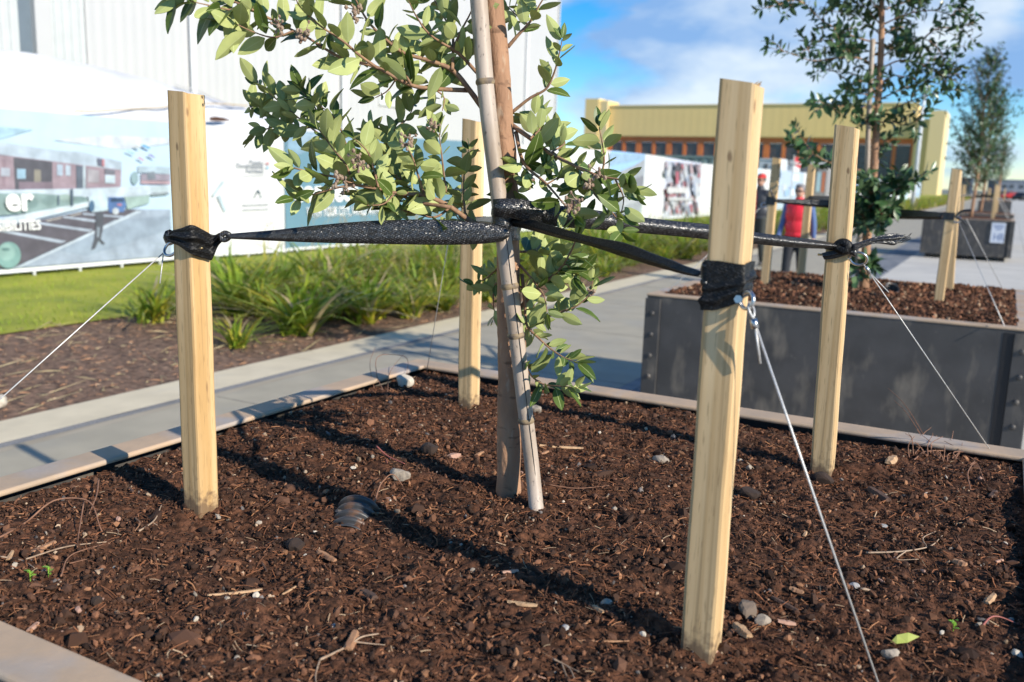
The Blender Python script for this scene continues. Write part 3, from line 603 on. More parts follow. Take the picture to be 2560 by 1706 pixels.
# fascia with vertical ribs
V = []; F = []; aa = np.arange(a1, a3, .55)
for i, a in enumerate(aa): d = -1.2-(.010 if i % 4 in (1, 2) else 0); V += [bp(a, hF, d), bp(a, hT, d)]
for i in range(len(aa)-1): F.append((2*i, 2*i+2, 2*i+3, 2*i+1))
mk('fascia', V, F, M['mustard'], br)
bbox('fascia_soffit', a1, a3, hF-.2, hT-.05, -1.15, 8, M['mustard']); bbox('coping', a1, a3, hT, hT+.35, -1.5, 1, M['mustardl'])
hl = hgt(1370, 229); bbox('end_pillar', 0, a1-.02, -3, hl, -3, 12, M['mustard']); bbox('pillar_return', a1, a2, -3, hl-.6, -2.6, -1.6, M['mustardl'])
hr = hgt(2150, 257); bbox('end_pillar', a3+.02, a4, -3, hgt(2120, 275), -3, 12, M['mustard']); bbox('end_pillar', a4+.02, Lm, -3, hr, -4.2, 12, M['mustardl'])
bbox('wall', a2, a3, -3, hW, .5, 8, flat('dark_inside', (.05, .055, .06)))
npane = 18; pw = (a3-a2)/npane
for i in range(npane+1):
    wd = .75 if i % 2 == 0 else .45
    bbox('mullion', a2+i*pw-wd, a2+i*pw+wd, -3, hF-.22, -.35, .2, M['orange'])
bbox('head_rail', a2, a3, hF-1.7, hF-.25, -.3, .15, M['orange'])
for i in range(npane):
    g_ = bbox('window_pane', a2+i*pw+.3, a2+(i+1)*pw-.3, -3, hF-1.75, .1, .2, M['glass'])
    kb = MB()
    for j in range(1, 6): a = a2+i*pw+.3+(pw-.6)*j/6; v = [bp(a-.05, h, d) for h in (-3, hF-1.75) for d in (-.02, .08)]+[bp(a+.05, h, d) for h in (-3, hF-1.75) for d in (-.02, .08)]; kb.add(v, [(0, 1, 3, 2), (4, 6, 7, 5), (0, 4, 5, 1), (2, 3, 7, 6), (0, 2, 6, 4), (1, 5, 7, 3)])
    for h in np.arange(1, hF-2, 1.3): v = [bp(a, h+z_, d) for a in (a2+i*pw+.3, a2+(i+1)*pw-.3) for z_ in (-.05, .05) for d in (-.04, .06)]; kb.add(v, [(0, 1, 3, 2), (4, 6, 7, 5), (0, 4, 5, 1), (2, 3, 7, 6), (0, 2, 6, 4), (1, 5, 7, 3)])
    kb.build('glazing_bars', flat('bar', (.16, .12, .10)), g_)

# ------------------------------------------------------------------ things between fence and mustard building
def crate(name, label, cat, x0, x1, yt, depth, m, w_=2.4, ribs=True, zb=0):
    a = onD(x0, yt, depth); b = onY(x1, yt, a[1]); z = a[2]; L = (b-a)@U; ro = root(name, (a[0], a[1], 0), label, cat)
    def q(s, h, d): return np.array([a[0], a[1], 0])+U*s+np.array([0, 0, h])+inward*d
    V = []; F = []; ss = np.arange(0, L+1e-6, .11) if ribs else np.array([0, L])
    for i, s in enumerate(ss): d = .05 if i % 4 in (1, 2) else 0; V += [q(s, .15, d), q(s, z-.12, d)]
    for i in range(len(ss)-1): F.append((2*i, 2*i+2, 2*i+3, 2*i+1))
    mk('side_wall', V, F, m, ro)
    for (h0, h1, nm) in ((0, .15, 'bottom_rail'), (z-.12, z, 'roof_rail')):
        v = [q(s, h, d) for s in (0, L) for h in (h0, h1) for d in (-.03, w_)]; mk(nm, v, [(0, 1, 3, 2), (4, 6, 7, 5), (0, 4, 5, 1), (2, 3, 7, 6), (0, 2, 6, 4), (1, 5, 7, 3)], m, ro)
    v = [q(s, h, d) for s in (-.05, L+.05) for h in (.15, z-.12) for d in (.08, w_-.05)]; mk('end_wall', v, [(0, 1, 3, 2), (4, 6, 7, 5), (0, 4, 5, 1), (2, 3, 7, 6), (0, 2, 6, 4), (1, 5, 7, 3)], m, ro)
    return ro, q, L, z
crate('shipping_container', 'grey green ribbed shipping container showing above the red speckled banner', 'container', 1505, 1665, 356, 47, flat('container_teal', (.17, .25, .26)))
ro, q, L, z = crate('site_cabin', 'pale grey site cabin with two dark windows right of the nearest stake', 'cabin', 1745, 1792, 364, 62, flat('cabin_grey', (.58, .64, .68)), ribs=False)
for s in (.28, .68): mk('window', [q(L*s, z-1.6, -.02), q(L*(s+.16), z-1.6, -.02), q(L*(s+.16), z-.35, -.02), q(L*s, z-.35, -.02)], [(0, 1, 2, 3)], M['glass'], ro)
ro, q, L, z = crate('white_shed', 'small white shed behind the woman in the red vest', 'shed', 1798, 1822, 380, 64, flat('shed_white', (.72, .76, .78)), ribs=False)
ro, q, L, z = crate('flat_roof_shelter', 'low grey shelter with a pale flat roof and orange and blue panels', 'shelter', 1826, 1900, 378, 66, flat('shelter_grey', (.28, .27, .28)), ribs=False)
for s0, s1, c in ((.42, .50, (.42, .13, .05)), (.56, .64, (.12, .36, .6)), (.74, .86, (.40, .58, .66)), (.90, .99, (.55, .17, .08))):
    mk('panel', [q(L*s0, z-1.9, -.03), q(L*s1, z-1.9, -.03), q(L*s1, z-.5, -.03), q(L*s0, z-.5, -.03)], [(0, 1, 2, 3)], flat('sh_%d' % int(s0*100), c), ro)
v = [q(s, h, d) for s in (-.3, L+.3) for h in (z, z+.28) for d in (-.4, 3)]; mk('roof', v, [(0, 1, 3, 2), (4, 6, 7, 5), (0, 4, 5, 1), (2, 3, 7, 6), (0, 2, 6, 4), (1, 5, 7, 3)], flat('shelter_roof', (.62, .62, .60)), ro)
fd = 55.; fp = [onD(x, y, fd) for x, y in ((1825, 361), (1832, 362), (1855, 373), (1853, 382), (1838, 387), (1829, 384))]
ro = root('red_flag', (fp[0][0], fp[0][1], 0), 'small red flag with a white band above the woman in the red vest', 'flag')
mk('cloth', fp, [(0, 5, 4, 3, 2, 1)], flat('flag_red', (.62, .035, .05)), ro)
mk('band', [onD(x, y, fd-.03) for x, y in ((1827, 372), (1851, 377), (1850, 381), (1828, 378))], [(3, 2, 1, 0)], flat('flag_white', (.8, .6, .62)), ro)
v, f = tube([[fp[0][0], fp[0][1], 0], fp[0]+np.array([0, 0, .1])], .04, 6); mk('pole', v, f, flat('pole_grey', (.5, .5, .5)), ro)
# street lamp
ld = 66.; lb = onD(2100, 440, ld); lt = onD(2133, 70, ld); lb[2] = 0; ro = root('street_lamp', lb, 'tall white street lamp pole behind the second tree', 'street lamp')
lt = np.array([lb[0], lb[1], lt[2]]); v, f = tube([lb, lb+(lt-lb)*.5, lt], [.15, .11, .07], 10); mk('pole', v, f, flat('lamp_white', (.72, .76, .8)), ro, smooth=True)
v, f = tube([lt, lt+np.array([.9, 0, .25]), lt+np.array([2.0, 0, .3])], [.06, .05, .05], 8); mk('arm', v, f, flat('lamp_white', 0), ro)
k = MB(); k.box(tuple(lt+np.array([1.8, -.15, .22])), tuple(lt+np.array([2.6, .15, .36]))); k.build('lamp_head', flat('lamp_grey', (.4, .42, .44)), ro)
k = MB(); k.box((lb[0]-.3, lb[1]-.3, 0), (lb[0]+.3, lb[1]+.3, .06)); k.build('base_plate', M['steelbright'], ro)
# far end of the street
def block(name, label, x0, x1, yt, dep, m, wins=(), cat='building'):
    a = onD(x0, yt, dep); b = onY(x1, yt, a[1]); L = (b-a)@U; z = a[2]; ro = root(name, (a[0], a[1], 0), label, cat)
    def q(s, h, d): return np.array([a[0], a[1], 0])+U*s+np.array([0, 0, h])+inward*d
    def bx(nm, s0, s1, h0, h1, d0, d1, mm): v = [q(s, h, d) for s in (s0, s1) for h in (h0, h1) for d in (d0, d1)]; return mk(nm, v, [(0, 1, 3, 2), (4, 6, 7, 5), (0, 4, 5, 1), (2, 3, 7, 6), (0, 2, 6, 4), (1, 5, 7, 3)], mm, ro)
    bx('wall', 0, L, -2, z, 0, 18, m); bx('parapet', -.2, L+.2, z, z+.4, -.2, 18.2, m)
    for s0, s1, h0, h1, mm in wins: bx('window', L*s0, L*s1, z*h0, z*h1, -.08, .02, mm)
    return ro
block('office_block', 'dark blue office block at the far end of the street, behind the stakes', 2200, 2233, 411, 240, flat('navy', (.045, .065, .10)), [(.1, .45, .55, .8, M['glass']), (.55, .9, .55, .8, M['glass']), (.1, .9, .1, .35, M['glass'])])
block('white_building', 'pale grey two storey building at the far right end of the street', 2270, 2420, 415, 250, flat('pale_wall', (.30, .34, .40)), [(.02, .14, 0, .97, flat('navy', 0)), (.24, .31, .55, .78, M['glass']), (.35, .42, .55, .78, M['glass']), (.22, .42, .05, .36, flat('door_brown', (.10, .075, .06))), (.5, .57, .55, .78, M['glass']), (.62, .69, .55, .78, M['glass'])])
def hedge(): 
    n = 1500; c = onD(2300, 470, 185); b = np.c_[c[0]+rng.uniform(-5, 5, n), c[1]+rng.uniform(-1, 1, n), np.zeros(n)]
    v, f, mi = strips(n, b, rng.uniform(.5, 1.3, n), rng.uniform(.2, .4, n), rng.uniform(0, .4, n), rng.uniform(0, .4, n), np.zeros(n, int), 2)
    tag(mk('hedge', v, f, flat('hedge_green', (.06, .10, .03))), 'low green hedge across the far end of the street', 'hedge', kind='stuff')
hedge()
def car(px_, py_, dep, c, label, ang):
    p = onD(px_, py_, dep); p[2] = 0; ro = root('parked_car', p, label, 'car', 'cars at the far end of the street')
    pr = [(-2.1, .35), (-2.1, .85), (-1.2, .98), (-.6, 1.45), (.9, 1.45), (1.7, 1.0), (2.1, .9), (2.1, .35)]
    ca, sa = math.cos(ang), math.sin(ang); T = lambda x, y, z: p+np.array([ca*x-sa*y, sa*x+ca*y, z])
    v = [T(x, s*.85*(1 if z < 1.1 else .82), z) for s in (-1, 1) for x, z in pr]; n = len(pr)
    f = [tuple(range(n-1, -1, -1)), tuple(range(n, 2*n))]+[(i, (i+1) % n, n+(i+1) % n, n+i) for i in range(n)]
    bevel(mk('body', v, f, flat('car_%d' % int(c[0]*1000), c, .25), ro), .06)
    gv = [T(x, s*.80, z) for s in (-1, 1) for x, z in ((-1.05, 1.0), (-.58, 1.38), (.85, 1.38), (1.5, 1.02))]
    mk('side_window', [T(x, -.79, z) for x, z in ((-1.0, 1.0), (-.58, 1.36), (.85, 1.36), (1.45, 1.03))], [(0, 1, 2, 3)], M['glass'], ro); mk('side_window', [T(x, .79, z) for x, z in ((-1.0, 1.0), (-.58, 1.36), (.85, 1.36), (1.45, 1.03))], [(3, 2, 1, 0)], M['glass'], ro)
    for x in (-1.35, 1.35):
        for s in (-.78, .78): v, f = tube([T(x, s-.1, .32), T(x, s+.1, .32)], .32, 12); mk('wheel', v, f, M['rubber'], ro)
car(2322, 466, 175, (.45, .03, .03), 'small red car parked at the far end of the street', .4)
car(2346, 470, 160, (.02, .02, .025), 'dark car parked at the right edge of the street', 1.2)

# ------------------------------------------------------------------ planters
RIMZ = .98
def ring(x0, x1, y0, y1, wd, z0, z1):
    o = [(x0, y0), (x1, y0), (x1, y1), (x0, y1)]; i = [(x0+wd, y0+wd), (x1-wd, y0+wd), (x1-wd, y1-wd), (x0+wd, y1-wd)]
    v = [(*p, z) for z in (z0, z1) for L in (o, i) for p in L]; f = []
    for a in range(4):
        b = (a+1) % 4; f += [(8+a, 8+b, 12+b, 12+a), (a, 4+a, 4+b, b), (a, b, 8+b, 8+a), (4+a, 12+a, 12+b, 4+b)]
    return v, f
def planter(x0, x1, y0, y1, label, detail=True):
    ro = root('planter', ((x0+x1)/2, (y0+y1)/2, 0), label, 'planter', 'row of dark steel street planters')
    v, f = ring(x0, x1, y0, y1, .09, RIMZ-.014, RIMZ); bevel(mk('rim', v, f, M['rim'], ro), .006, 3)
    v, f = ring(x0+.006, x1-.006, y0+.006, y1-.006, .012, .10, RIMZ-.0145); mk('steel_wall', v, f, M['steel'], ro)
    k = MB(); k.box((x0+.03, y0+.03, .10), (x1-.03, y1-.03, .12)); k.build('base', M['steel'], ro)
    if detail:
        for sx in (0, 1):
            xa = x0-.001 if sx == 0 else x1-.094; k = MB(); k.box((xa, y0-.004, .10), (xa+.095, y0+.005, RIMZ-.03))
            cp = k.build('corner_plate', M['steel'], ro); bevel(cp, .002, 1)
            if sx: k = MB(); k.box((xa-.05, y0+.0035, .10), (xa-.001, y0+.0058, RIMZ-.03)); k.build('recess_shade_strip', flat('recess_shade', (.012, .012, .014), .5), ro)  # flat strip beside the plate, shade of the recess put into its dark colour
            for i in range(6):
                z = .20+i*.132; c = np.array([xa+.045, y0-.004, z]); tv, tf = [], []
                V = []; F = []
                for q in range(5):
                    a = q/4*math.pi/2; rr = .016*math.cos(a); V += [c+np.array([rr*math.cos(t), -.011*math.sin(a), rr*math.sin(t)]) for t in np.linspace(0, 2*math.pi, 12, endpoint=False)]
                for q in range(4): F += [(q*12+j, q*12+(j+1) % 12, (q+1)*12+(j+1) % 12, (q+1)*12+j) for j in range(12)]
                mk('bolt', V, F, M['steel'], cp, smooth=True)
            k = MB(); k.box((x0-.004 if sx == 0 else x1-.005, y0+.0, .10), (x0+.005 if sx == 0 else x1+.004, y0+.095, RIMZ-.03)); k.build('corner_plate', M['steel'], ro)
    for lx in (x0+.12, (x0+x1)/2-.06, x1-.26):
        for ly in (y0+.05, y1-.2):
            k = MB(); k.box((lx, ly, 0), (lx+.14, ly+.15, .10)); k.build('foot', M['rubber'], ro)
    return ro
planter(-1.885, .20, .655, 2.735, 'nearest dark steel planter, filling the lower half of the view')
planter(-1.89, .20, 5.21, 7.30, 'second dark steel planter with bolted corner plates, behind the right back stake')
p3 = planter(-1.78, .19, 24.2, 26.2, 'third dark steel planter with a white notice on its side')
for y, lab in ((30.2, 'fourth planter, its rim just showing above the one with the notice'), (67., 'fifth planter, far down the street'), (73.5, 'last planter of the row, farthest down the street')): planter(-1.75, .19, y, y+2.05, lab, False)
# notice on the third planter
a, b, c_ = [onY(*q, 24.19) for q in ((2484/SP, 557/SP), (2519/SP, 559/SP), (2477/SP, 607/SP))]
ro = root('notice', (a[0], 24.19, a[2]), 'white paper notice with blue print fixed to the third planter', 'notice')
x0, x1, z0, z1 = a[0]-.03, b[0]-.03, c_[2], a[2]
k = MB(); k.box((x0, 24.181, z0), (x1, 24.189, z1)); k.build('sheet', flat('paper', (.72, .76, .84)), ro)
nk_ = flat('ink_blue', (.20, .27, .45)); W_ = x1-x0; H_ = z1-z0; k = MB()
for r_, (s0, s1) in enumerate([(.18, .90), (.2, .9), (.34, .74)]):
    s = s0
    while s < s1: l = rng.uniform(.05, .12); k.box((x0+W_*s, 24.179, z1-H_*(.155+.1*r_)), (x0+W_*min(s+l, s1), 24.1805, z1-H_*(.10+.1*r_))); s += l+.025
k.build('print', nk_, ro)
text('HR', H_*.52, (x0+W_*.2, 24.1785, z0+H_*.12), 0, nk_, ro, 'lettering', 'LEFT', .0, wscale=.72)

# ------------------------------------------------------------------ soil
STK = {'near': (-.3365, 1.262), 'left': (-1.427, 1.275), 'right': (-.333, 2.272), 'back': (-1.404, 2.322)}
TREE = np.array([-.905, 1.68, .95])
def soilz(x, y):
    x = np.asarray(x, float); y = np.asarray(y, float)
    z = .956+.022*fbm(x, y, 3.2, 3, 11)+.014*fbm(x, y, 14, 3, 23)
    for i, (k_, (sx, sy)) in enumerate(STK.items()):
        d2 = (x-sx)**2+(y-sy)**2; z = z+.010*np.exp(-d2/.008)-.022*np.exp(-((x-sx-.05)**2+(y-sy+.06)**2)/.004)
    z = z+.02*np.exp(-((x+.9)**2+(y-1.68)**2)/.25)
    z = z+(np.maximum(z, .957)-z)*np.exp(-np.maximum(x+1.795, 0)/.16)
    e = np.minimum.reduce([x+1.795, .11-x, y-.745, 2.645-y]); return z-.006*np.exp(-np.maximum(e, 0)/.05)-.020*np.exp(-((x+.35)**2/.09+(y-2.66)**2/.006))
nx_, ny_ = 460, 450
gx, gy = np.meshgrid(np.linspace(-1.80, .115, nx_), np.linspace(.738, 2.652, ny_), indexing='ij')
gz = soilz(gx, gy)+.010*fbm(gx, gy, 28, 3, 43, .55)+.006*fbm(gx, gy, 60, 3, 41, .6)+.003*np.abs(fbm(gx, gy, 120, 2, 57))
idx = np.arange(nx_*ny_).reshape(nx_, ny_)
F = np.stack([idx[:-1, :-1], idx[1:, :-1], idx[1:, 1:], idx[:-1, 1:]], -1).reshape(-1, 4)
tag(mk('soil', np.stack([gx, gy, gz], -1).reshape(-1, 3), F, M['soil'], smooth=True), 'dark brown crumbly potting soil filling the nearest planter', 'soil', kind='stuff')
# crumbs: gravel, bark fines and fibres lying in the soil
t_ = (1+5**.5)/2
ICO = unit(V3([(-1, t_, 0)]))*0
ICO = V3([(-1, t_, 0), (1, t_, 0), (-1, -t_, 0), (1, -t_, 0), (0, -1, t_), (0, 1, t_), (0, -1, -t_), (0, 1, -t_), (t_, 0, -1), (t_, 0, 1), (-t_, 0, -1), (-t_, 0, 1)])/math.sqrt(1+t_*t_)
ICF = np.array([(0, 11, 5), (0, 5, 1), (0, 1, 7), (0, 7, 10), (0, 10, 11), (1, 5, 9), (5, 11, 4), (11, 10, 2), (10, 7, 6), (7, 1, 8), (3, 9, 4), (3, 4, 2), (3, 2, 6), (3, 6, 8), (3, 8, 9), (4, 9, 5), (2, 4, 11), (6, 2, 10), (8, 6, 7), (9, 8, 1)])
def rotm(n):
    q = rng.normal(size=(n, 4)); q /= np.linalg.norm(q, axis=1)[:, None]; a, b, c, d = q.T
    return np.stack([np.stack([1-2*(c*c+d*d), 2*(b*c-a*d), 2*(b*d+a*c)], -1), np.stack([2*(b*c+a*d), 1-2*(b*b+d*d), 2*(c*d-a*b)], -1), np.stack([2*(b*d-a*c), 2*(c*d+a*b), 1-2*(b*b+c*c)], -1)], 1)
def crumbs(name, X, Y, Z, size, cols, probs, label, flatn=.6):
    n = len(X); sc = size[:, None]*np.c_[rng.uniform(.7, 1.5, n), rng.uniform(.6, 1.1, n), rng.uniform(.4, .9, n)]
    base = ICO[None]*(1+rng.uniform(-.22, .22, (n, 12, 1)))*sc[:, None, :]
    V = np.einsum('nij,nkj->nki', rotm(n), base)+np.c_[X, Y, Z][:, None, :]
    F = (ICF[None]+12*np.arange(n)[:, None, None]).reshape(-1, 3)
    ci = rng.choice(len(cols), n, p=probs); col = V3(cols)[ci]*rng.uniform(.5, 1.35, (n, 1))
    o = mk(name, V.reshape(-1, 3), F, M['crumb'], col=np.repeat(col, 12, 0)); tag(o, label, 'soil crumbs', kind='stuff'); return o
CC = [(.050, .027, .018), (.10, .050, .031), (.18, .085, .048), (.30, .15, .08), (.42, .30, .20), (.17, .15, .14), (.46, .39, .31)]
n = 46000; X = rng.uniform(-1.79, .105, n); Y = .745+rng.random(n)**1.15*1.9; sz = np.clip(rng.lognormal(math.log(.0021), .55, n), .0009, .009)
crumbs('soil_crumbs', X, Y, soilz(X, Y)+sz*.3+.003, sz, CC, [.41, .34, .165, .055, .017, .008, .005], 'loose crumbs and fine bark lying over the soil of the nearest planter')
n = 20000; X = rng.uniform(-1.79, .105, n); Y = .745+rng.random(n)**1.1*1.9; L = rng.uniform(.006, .04, n)*rng.uniform(.4, 1, n); az = rng.uniform(0, 6.28, n); tl = rng.normal(0, .25, n); wd = rng.uniform(.0003, .0010, n)
c0 = np.c_[X, Y, soilz(X, Y)+.006]; d = np.c_[np.cos(az), np.sin(az), tl]*L[:, None]/2; s = np.c_[-np.sin(az), np.cos(az), np.full(n, .5)]*wd[:, None]; bd = np.c_[np.cos(az+1.5), np.sin(az+1.5), rng.uniform(0, .4, n)]*(L*rng.uniform(0, .12, n))[:, None]
V = np.stack([c0-d-s, c0-d+s, c0+bd+s, c0+bd-s, c0+d+s, c0+d-s], 1); F = np.array([(0, 3, 2, 1), (3, 5, 4, 2)]); F = (F[None]+6*np.arange(n)[:, None, None]).reshape(-1, 4)
FC = V3([(.15, .065, .035), (.28, .115, .055), (.42, .20, .095), (.42, .30, .19), (.08, .045, .03)]); col = FC[rng.choice(5, n, p=[.38, .30, .10, .04, .18])]*rng.uniform(.6, 1.2, (n, 1))
tag(mk('soil_fibres', V.reshape(-1, 3), F, M['crumb'], col=np.repeat(col, 6, 0)), 'fine reddish root fibres and bark shreds in the soil', 'soil fibres', kind='stuff')
n = 260; X = rng.uniform(-1.77, .09, n); Y = .76+rng.random(n)*1.86; sz = np.clip(rng.lognormal(math.log(.010), .4, n), .006, .024)
crumbs('soil_clods', X, Y, soilz(X, Y)+sz*.15, sz, CC, [.6, .3, .1, 0, 0, 0, 0], 'dark lumps of soil among the crumbs of the nearest planter')
# soil of the other planters
def soil2(x0, x1, y0, y1, nm, label, res, nc):
    g, h = np.meshgrid(np.linspace(x0, x1, res), np.linspace(y0, y1, res), indexing='ij')
    f_ = lambda a, b: .972+.03*np.clip(np.minimum.reduce([a-x0, x1-a, b-y0, y1-b])*3, 0, 1)+.03*fbm(a, b, 4, 3, 71)
    z = f_(g, h)+.012*fbm(g, h, 30, 2, 77); ix = np.arange(res*res).reshape(res, res); F = np.stack([ix[:-1, :-1], ix[1:, :-1], ix[1:, 1:], ix[:-1, 1:]], -1).reshape(-1, 4)
    tag(mk(nm, np.stack([g, h, z], -1).reshape(-1, 3), F, M['soil2'], smooth=True), label, 'soil', kind='stuff')
    if nc:
        X = rng.uniform(x0, x1, nc); Y = rng.uniform(y0, y1, nc); sz = rng.uniform(.004, .016, nc)
        crumbs('bark_crumbs', X, Y, f_(X, Y)+sz*.3, sz, [(.05, .026, .016), (.12, .055, .03), (.22, .10, .055), (.36, .24, .15)], [.3, .36, .28, .06], 'reddish bark mulch crumbs over the soil of the second planter')
soil2(-1.80, .11, 5.30, 7.21, 'soil', 'reddish brown bark mulch filling the second planter', 150, 7000)
for i, y in enumerate((24.2, 30.2, 67, 73.5)): soil2(-1.68, .09, y+.1, y+1.95, 'soil', 'brown mulch in the %s planter of the row' % ['third', 'fourth', 'fifth', 'last'][i], 20, 0)

# ------------------------------------------------------------------ stakes, eye bolts
GS = 'square timber stakes round the trees'
def eyebolt(parent, c, dirv, pl, r=.017, th=.0035, tail=None):
    """ring at c; dirv the shank direction into the timber; pl the second ring axis"""
    d = unit(dirv); p_ = unit(V3(pl)-d*(V3(pl)@d)); c = V3(c)
    P = [c+r*(math.cos(t)*d*1.15+math.sin(t)*p_) for t in np.linspace(.05, 2*math.pi-.05, 28)]
    v, f = tube(P, th, 8); k = MB(); k.add(v, f); k.tube([c+d*r*1.1, c+d*(r+.03)], th, 8)
    if tail is not None: v, f = tube([tail, V3(tail)+d*.02], th*.9, 8); mk('bolt_end', v, f, M['brass'], parent, smooth=True)
    return k.build('eye_bolt', M['steelbright'], parent, smooth=True)
def stake(c, ztop, m, label, lean=(0, 0), zbot=.80, s=.0260, pointed=True, coarse=False, tilt=-.004):
    ro = root('timber_stake', (c[0], c[1], .95), label, 'stake', GS)
    n = 2 if coarse else 14; V = []; F = []; cut = .0055
    prof = [(-s+cut, -s), (s-cut, -s), (s-cut*.3, -s+cut*.3), (s, -s+cut), (s, s-cut), (s-cut*.3, s-cut*.3), (s-cut, s), (-s+cut, s), (-s+cut*.3, s-cut*.3), (-s, s-cut), (-s, -s+cut), (-s+cut*.3, -s+cut*.3)]; K = len(prof)
    for i in range(n+1):
        t = i/n; z = zbot+(ztop-zbot)*t
        for a, b in prof: V.append((c[0]+a+lean[0]*(z-.95)+(0 if coarse else .0006*math.sin(z*23+a*90)), c[1]+b+lean[1]*(z-.95), z+(tilt*a/s+.0012*math.sin(a*300+b*170) if i == n else 0)))
    for i in range(n): F += [(i*K+j, i*K+(j+1) % K, (i+1)*K+(j+1) % K, (i+1)*K+j) for j in range(K)]
    F.append(tuple(n*K+j for j in range(K)))
    o = mk('timber', V, F, m, ro); return ro
sN = stake(STK['near'], 1.803, M['stakeA'], 'tallest timber stake in front on the right, with a black band and steel ring', (-.002, 0))
sL = stake(STK['left'], 1.808, M['stakeB'], 'timber stake at left with a knotted black tie and a wire off to its left', (-.004, 0), tilt=-.002)
sR = stake(STK['right'], 1.805, M['stakeA'], 'timber stake at right in front of the second planter, with a frayed black tie end', (-.023, 0))
sB = stake(STK['back'], 1.824, M['stakeA'], 'timber stake directly behind the young tree, half hidden by its leaves', (-.006, 0))
# splintered top edge and small knot marks on the front stake
k = MB()
for i in range(9): p = np.array([-.3165+rng.uniform(-.006, .004), 1.25+rng.uniform(-.012, .012), 1.798]); k.add([p+[-.002, 0, 0], p+[.002, 0, 0], p+[rng.uniform(0, .008), rng.uniform(-.004, .004), rng.uniform(.002, .008)], p+[0, .003, 0]], [(0, 1, 2), (1, 3, 2), (3, 0, 2)])
k.build('splinters', M['stakeA'], sN)
EB = onY(1716, 690, 1.230); eyebolt(sN, EB, (-.70, .55, .10), (.1, .1, 1), .0120, .0029)
k = MB(); k.tube([onY(1697, 688, 1.2365), onY(1696, 688, 1.229)], .006, 6); k.build('nut', M['steelbright'], sN)
eyebolt(sL, (-1.474, 1.262, 1.502), (1, 0, .05), (0, .6, 1), .016, .003, tail=(-1.405, 1.262, 1.508))
eyebolt(sR, (-.297, 2.262, 1.500), (-1, 0, .0), (0, -.5, 1), .017, .003, tail=(-.368, 2.248, 1.505))
eyebolt(sB, (-1.457, 2.30, 1.498), (1, 0, 0), (0, .5, 1), .016, .003)

# ------------------------------------------------------------------ wire guys
def wire(pts, label, rad=.0015, tails=(), ferr=None, loop=None):
    ro = root('guy_wire', pts[0], label, 'wire', 'steel guy wires of the stakes')
    k = MB(); k.tube(smooth_path(pts, 24) if len(pts) > 2 else pts, rad, 6)
    if loop is not None: k.tube(smooth_path(loop, 16), rad, 6)
    k.build('strand', M['cable'], ro, smooth=True)
    for t in tails: v, f = tube(t, rad, 6); mk('wire_tail', v, f, M['cable'], ro, smooth=True)
    if ferr is not None: v, f = tube(ferr, .0052, 8); mk('ferrule', v, f, M['steelbright'], ro, smooth=True)
    return ro
fe = onY(1731, 733, 1.222); fe2 = onY(1736, 755, 1.221); end = onZ(2028, 1600, .945)
wire([fe, end], 'thick steel wire running from the front right stake down to the near corner', .0017, [[fe2, onY(1747, 836, 1.226)]], [fe, fe2], [fe, onY(1722, 716, 1.219), onY(1719, 704, 1.222), onY(1724, 699, 1.230), onY(1731, 708, 1.230), onY(1733, 722, 1.224), fe])
e0 = V3((-1.497, 1.262, 1.492)); end = V3((-1.80, .745, .955)); wire([e0, end], 'thin steel wire running from the left stake off to the front left corner', .0013, [[e0, e0+[.01, -.02, -.06]]])
e0 = V3((-.283, 2.255, 1.488)); end = onZ(2290, 1056, .945); wire([e0, end], 'thin steel wire running from the right back stake to the far right corner', .0013, [[e0+(end-e0)*.03, onV(2042, 672, e0)]], [e0+(end-e0)*.012, e0+(end-e0)*.035])
e0 = V3((-1.472, 2.30, 1.488)); wire([e0, V3((-1.765, 2.62, .955))], 'thin dark wire running from the stake behind the tree to the back left corner', .0013)

# ------------------------------------------------------------------ woven straps
def ribbon(name, tops, bots, parent, bulge=.006, th=.0016, folds=0., nf=2.5, np_=13, nsub=4, seed=0, towards=None, m_=None):
    """strap cloth between an upper and a lower edge polyline, bowed towards the viewer's side"""
    A = smooth_path(tops, len(tops)*nsub); B = smooth_path(bots, len(tops)*nsub); n = len(A); V = []; UVc = []; L = 0
    rr = np.random.default_rng(seed); ph = rr.uniform(0, 6)
    for i in range(n):
        T = unit(A[min(i+1, n-1)]+B[min(i+1, n-1)]-A[max(i-1, 0)]-B[max(i-1, 0)]); wv = B[i]-A[i]; nn = unit(np.cross(T, wv))
        ref = (EYE-A[i]) if towards is None else V3(towards)
        if nn@ref < 0: nn = -nn
        if i: L += np.linalg.norm((A[i]+B[i]-A[i-1]-B[i-1])/2)
        hw = np.linalg.norm(wv)
        for side in (1, -1):
            for q in (range(np_) if side > 0 else range(np_-1, -1, -1)):
                s = q/(np_-1); h = bulge*math.sin(math.pi*s)+folds*math.sin(s*nf*2*math.pi+ph+.35*math.sin(i*.35))*math.sin(math.pi*s)
                V.append(A[i]+wv*s+nn*(h+side*th/2)); UVc.append((L, s*.045))
    m = 2*np_; F = [(i*m+j, i*m+(j+1) % m, (i+1)*m+(j+1) % m, (i+1)*m+j) for i in range(n-1) for j in range(m)]
    F += [tuple(range(m-1, -1, -1)), tuple((n-1)*m+j for j in range(m))]
    return mk(name, V, F, m_ or M['strap'], parent, smooth=True, uv=UVc)
TB = TREE.copy()
trk = [(1131, -20), (1138, 60), (1150, 200), (1157, 310), (1163, 410), (1167, 500), (1168, 600), (1170, 760), (1170, 950), (1169, 1175)]
def along(A, B, xs, x): t = (x-xs[0])/(xs[1]-xs[0]); return A*(1-t)+B*t
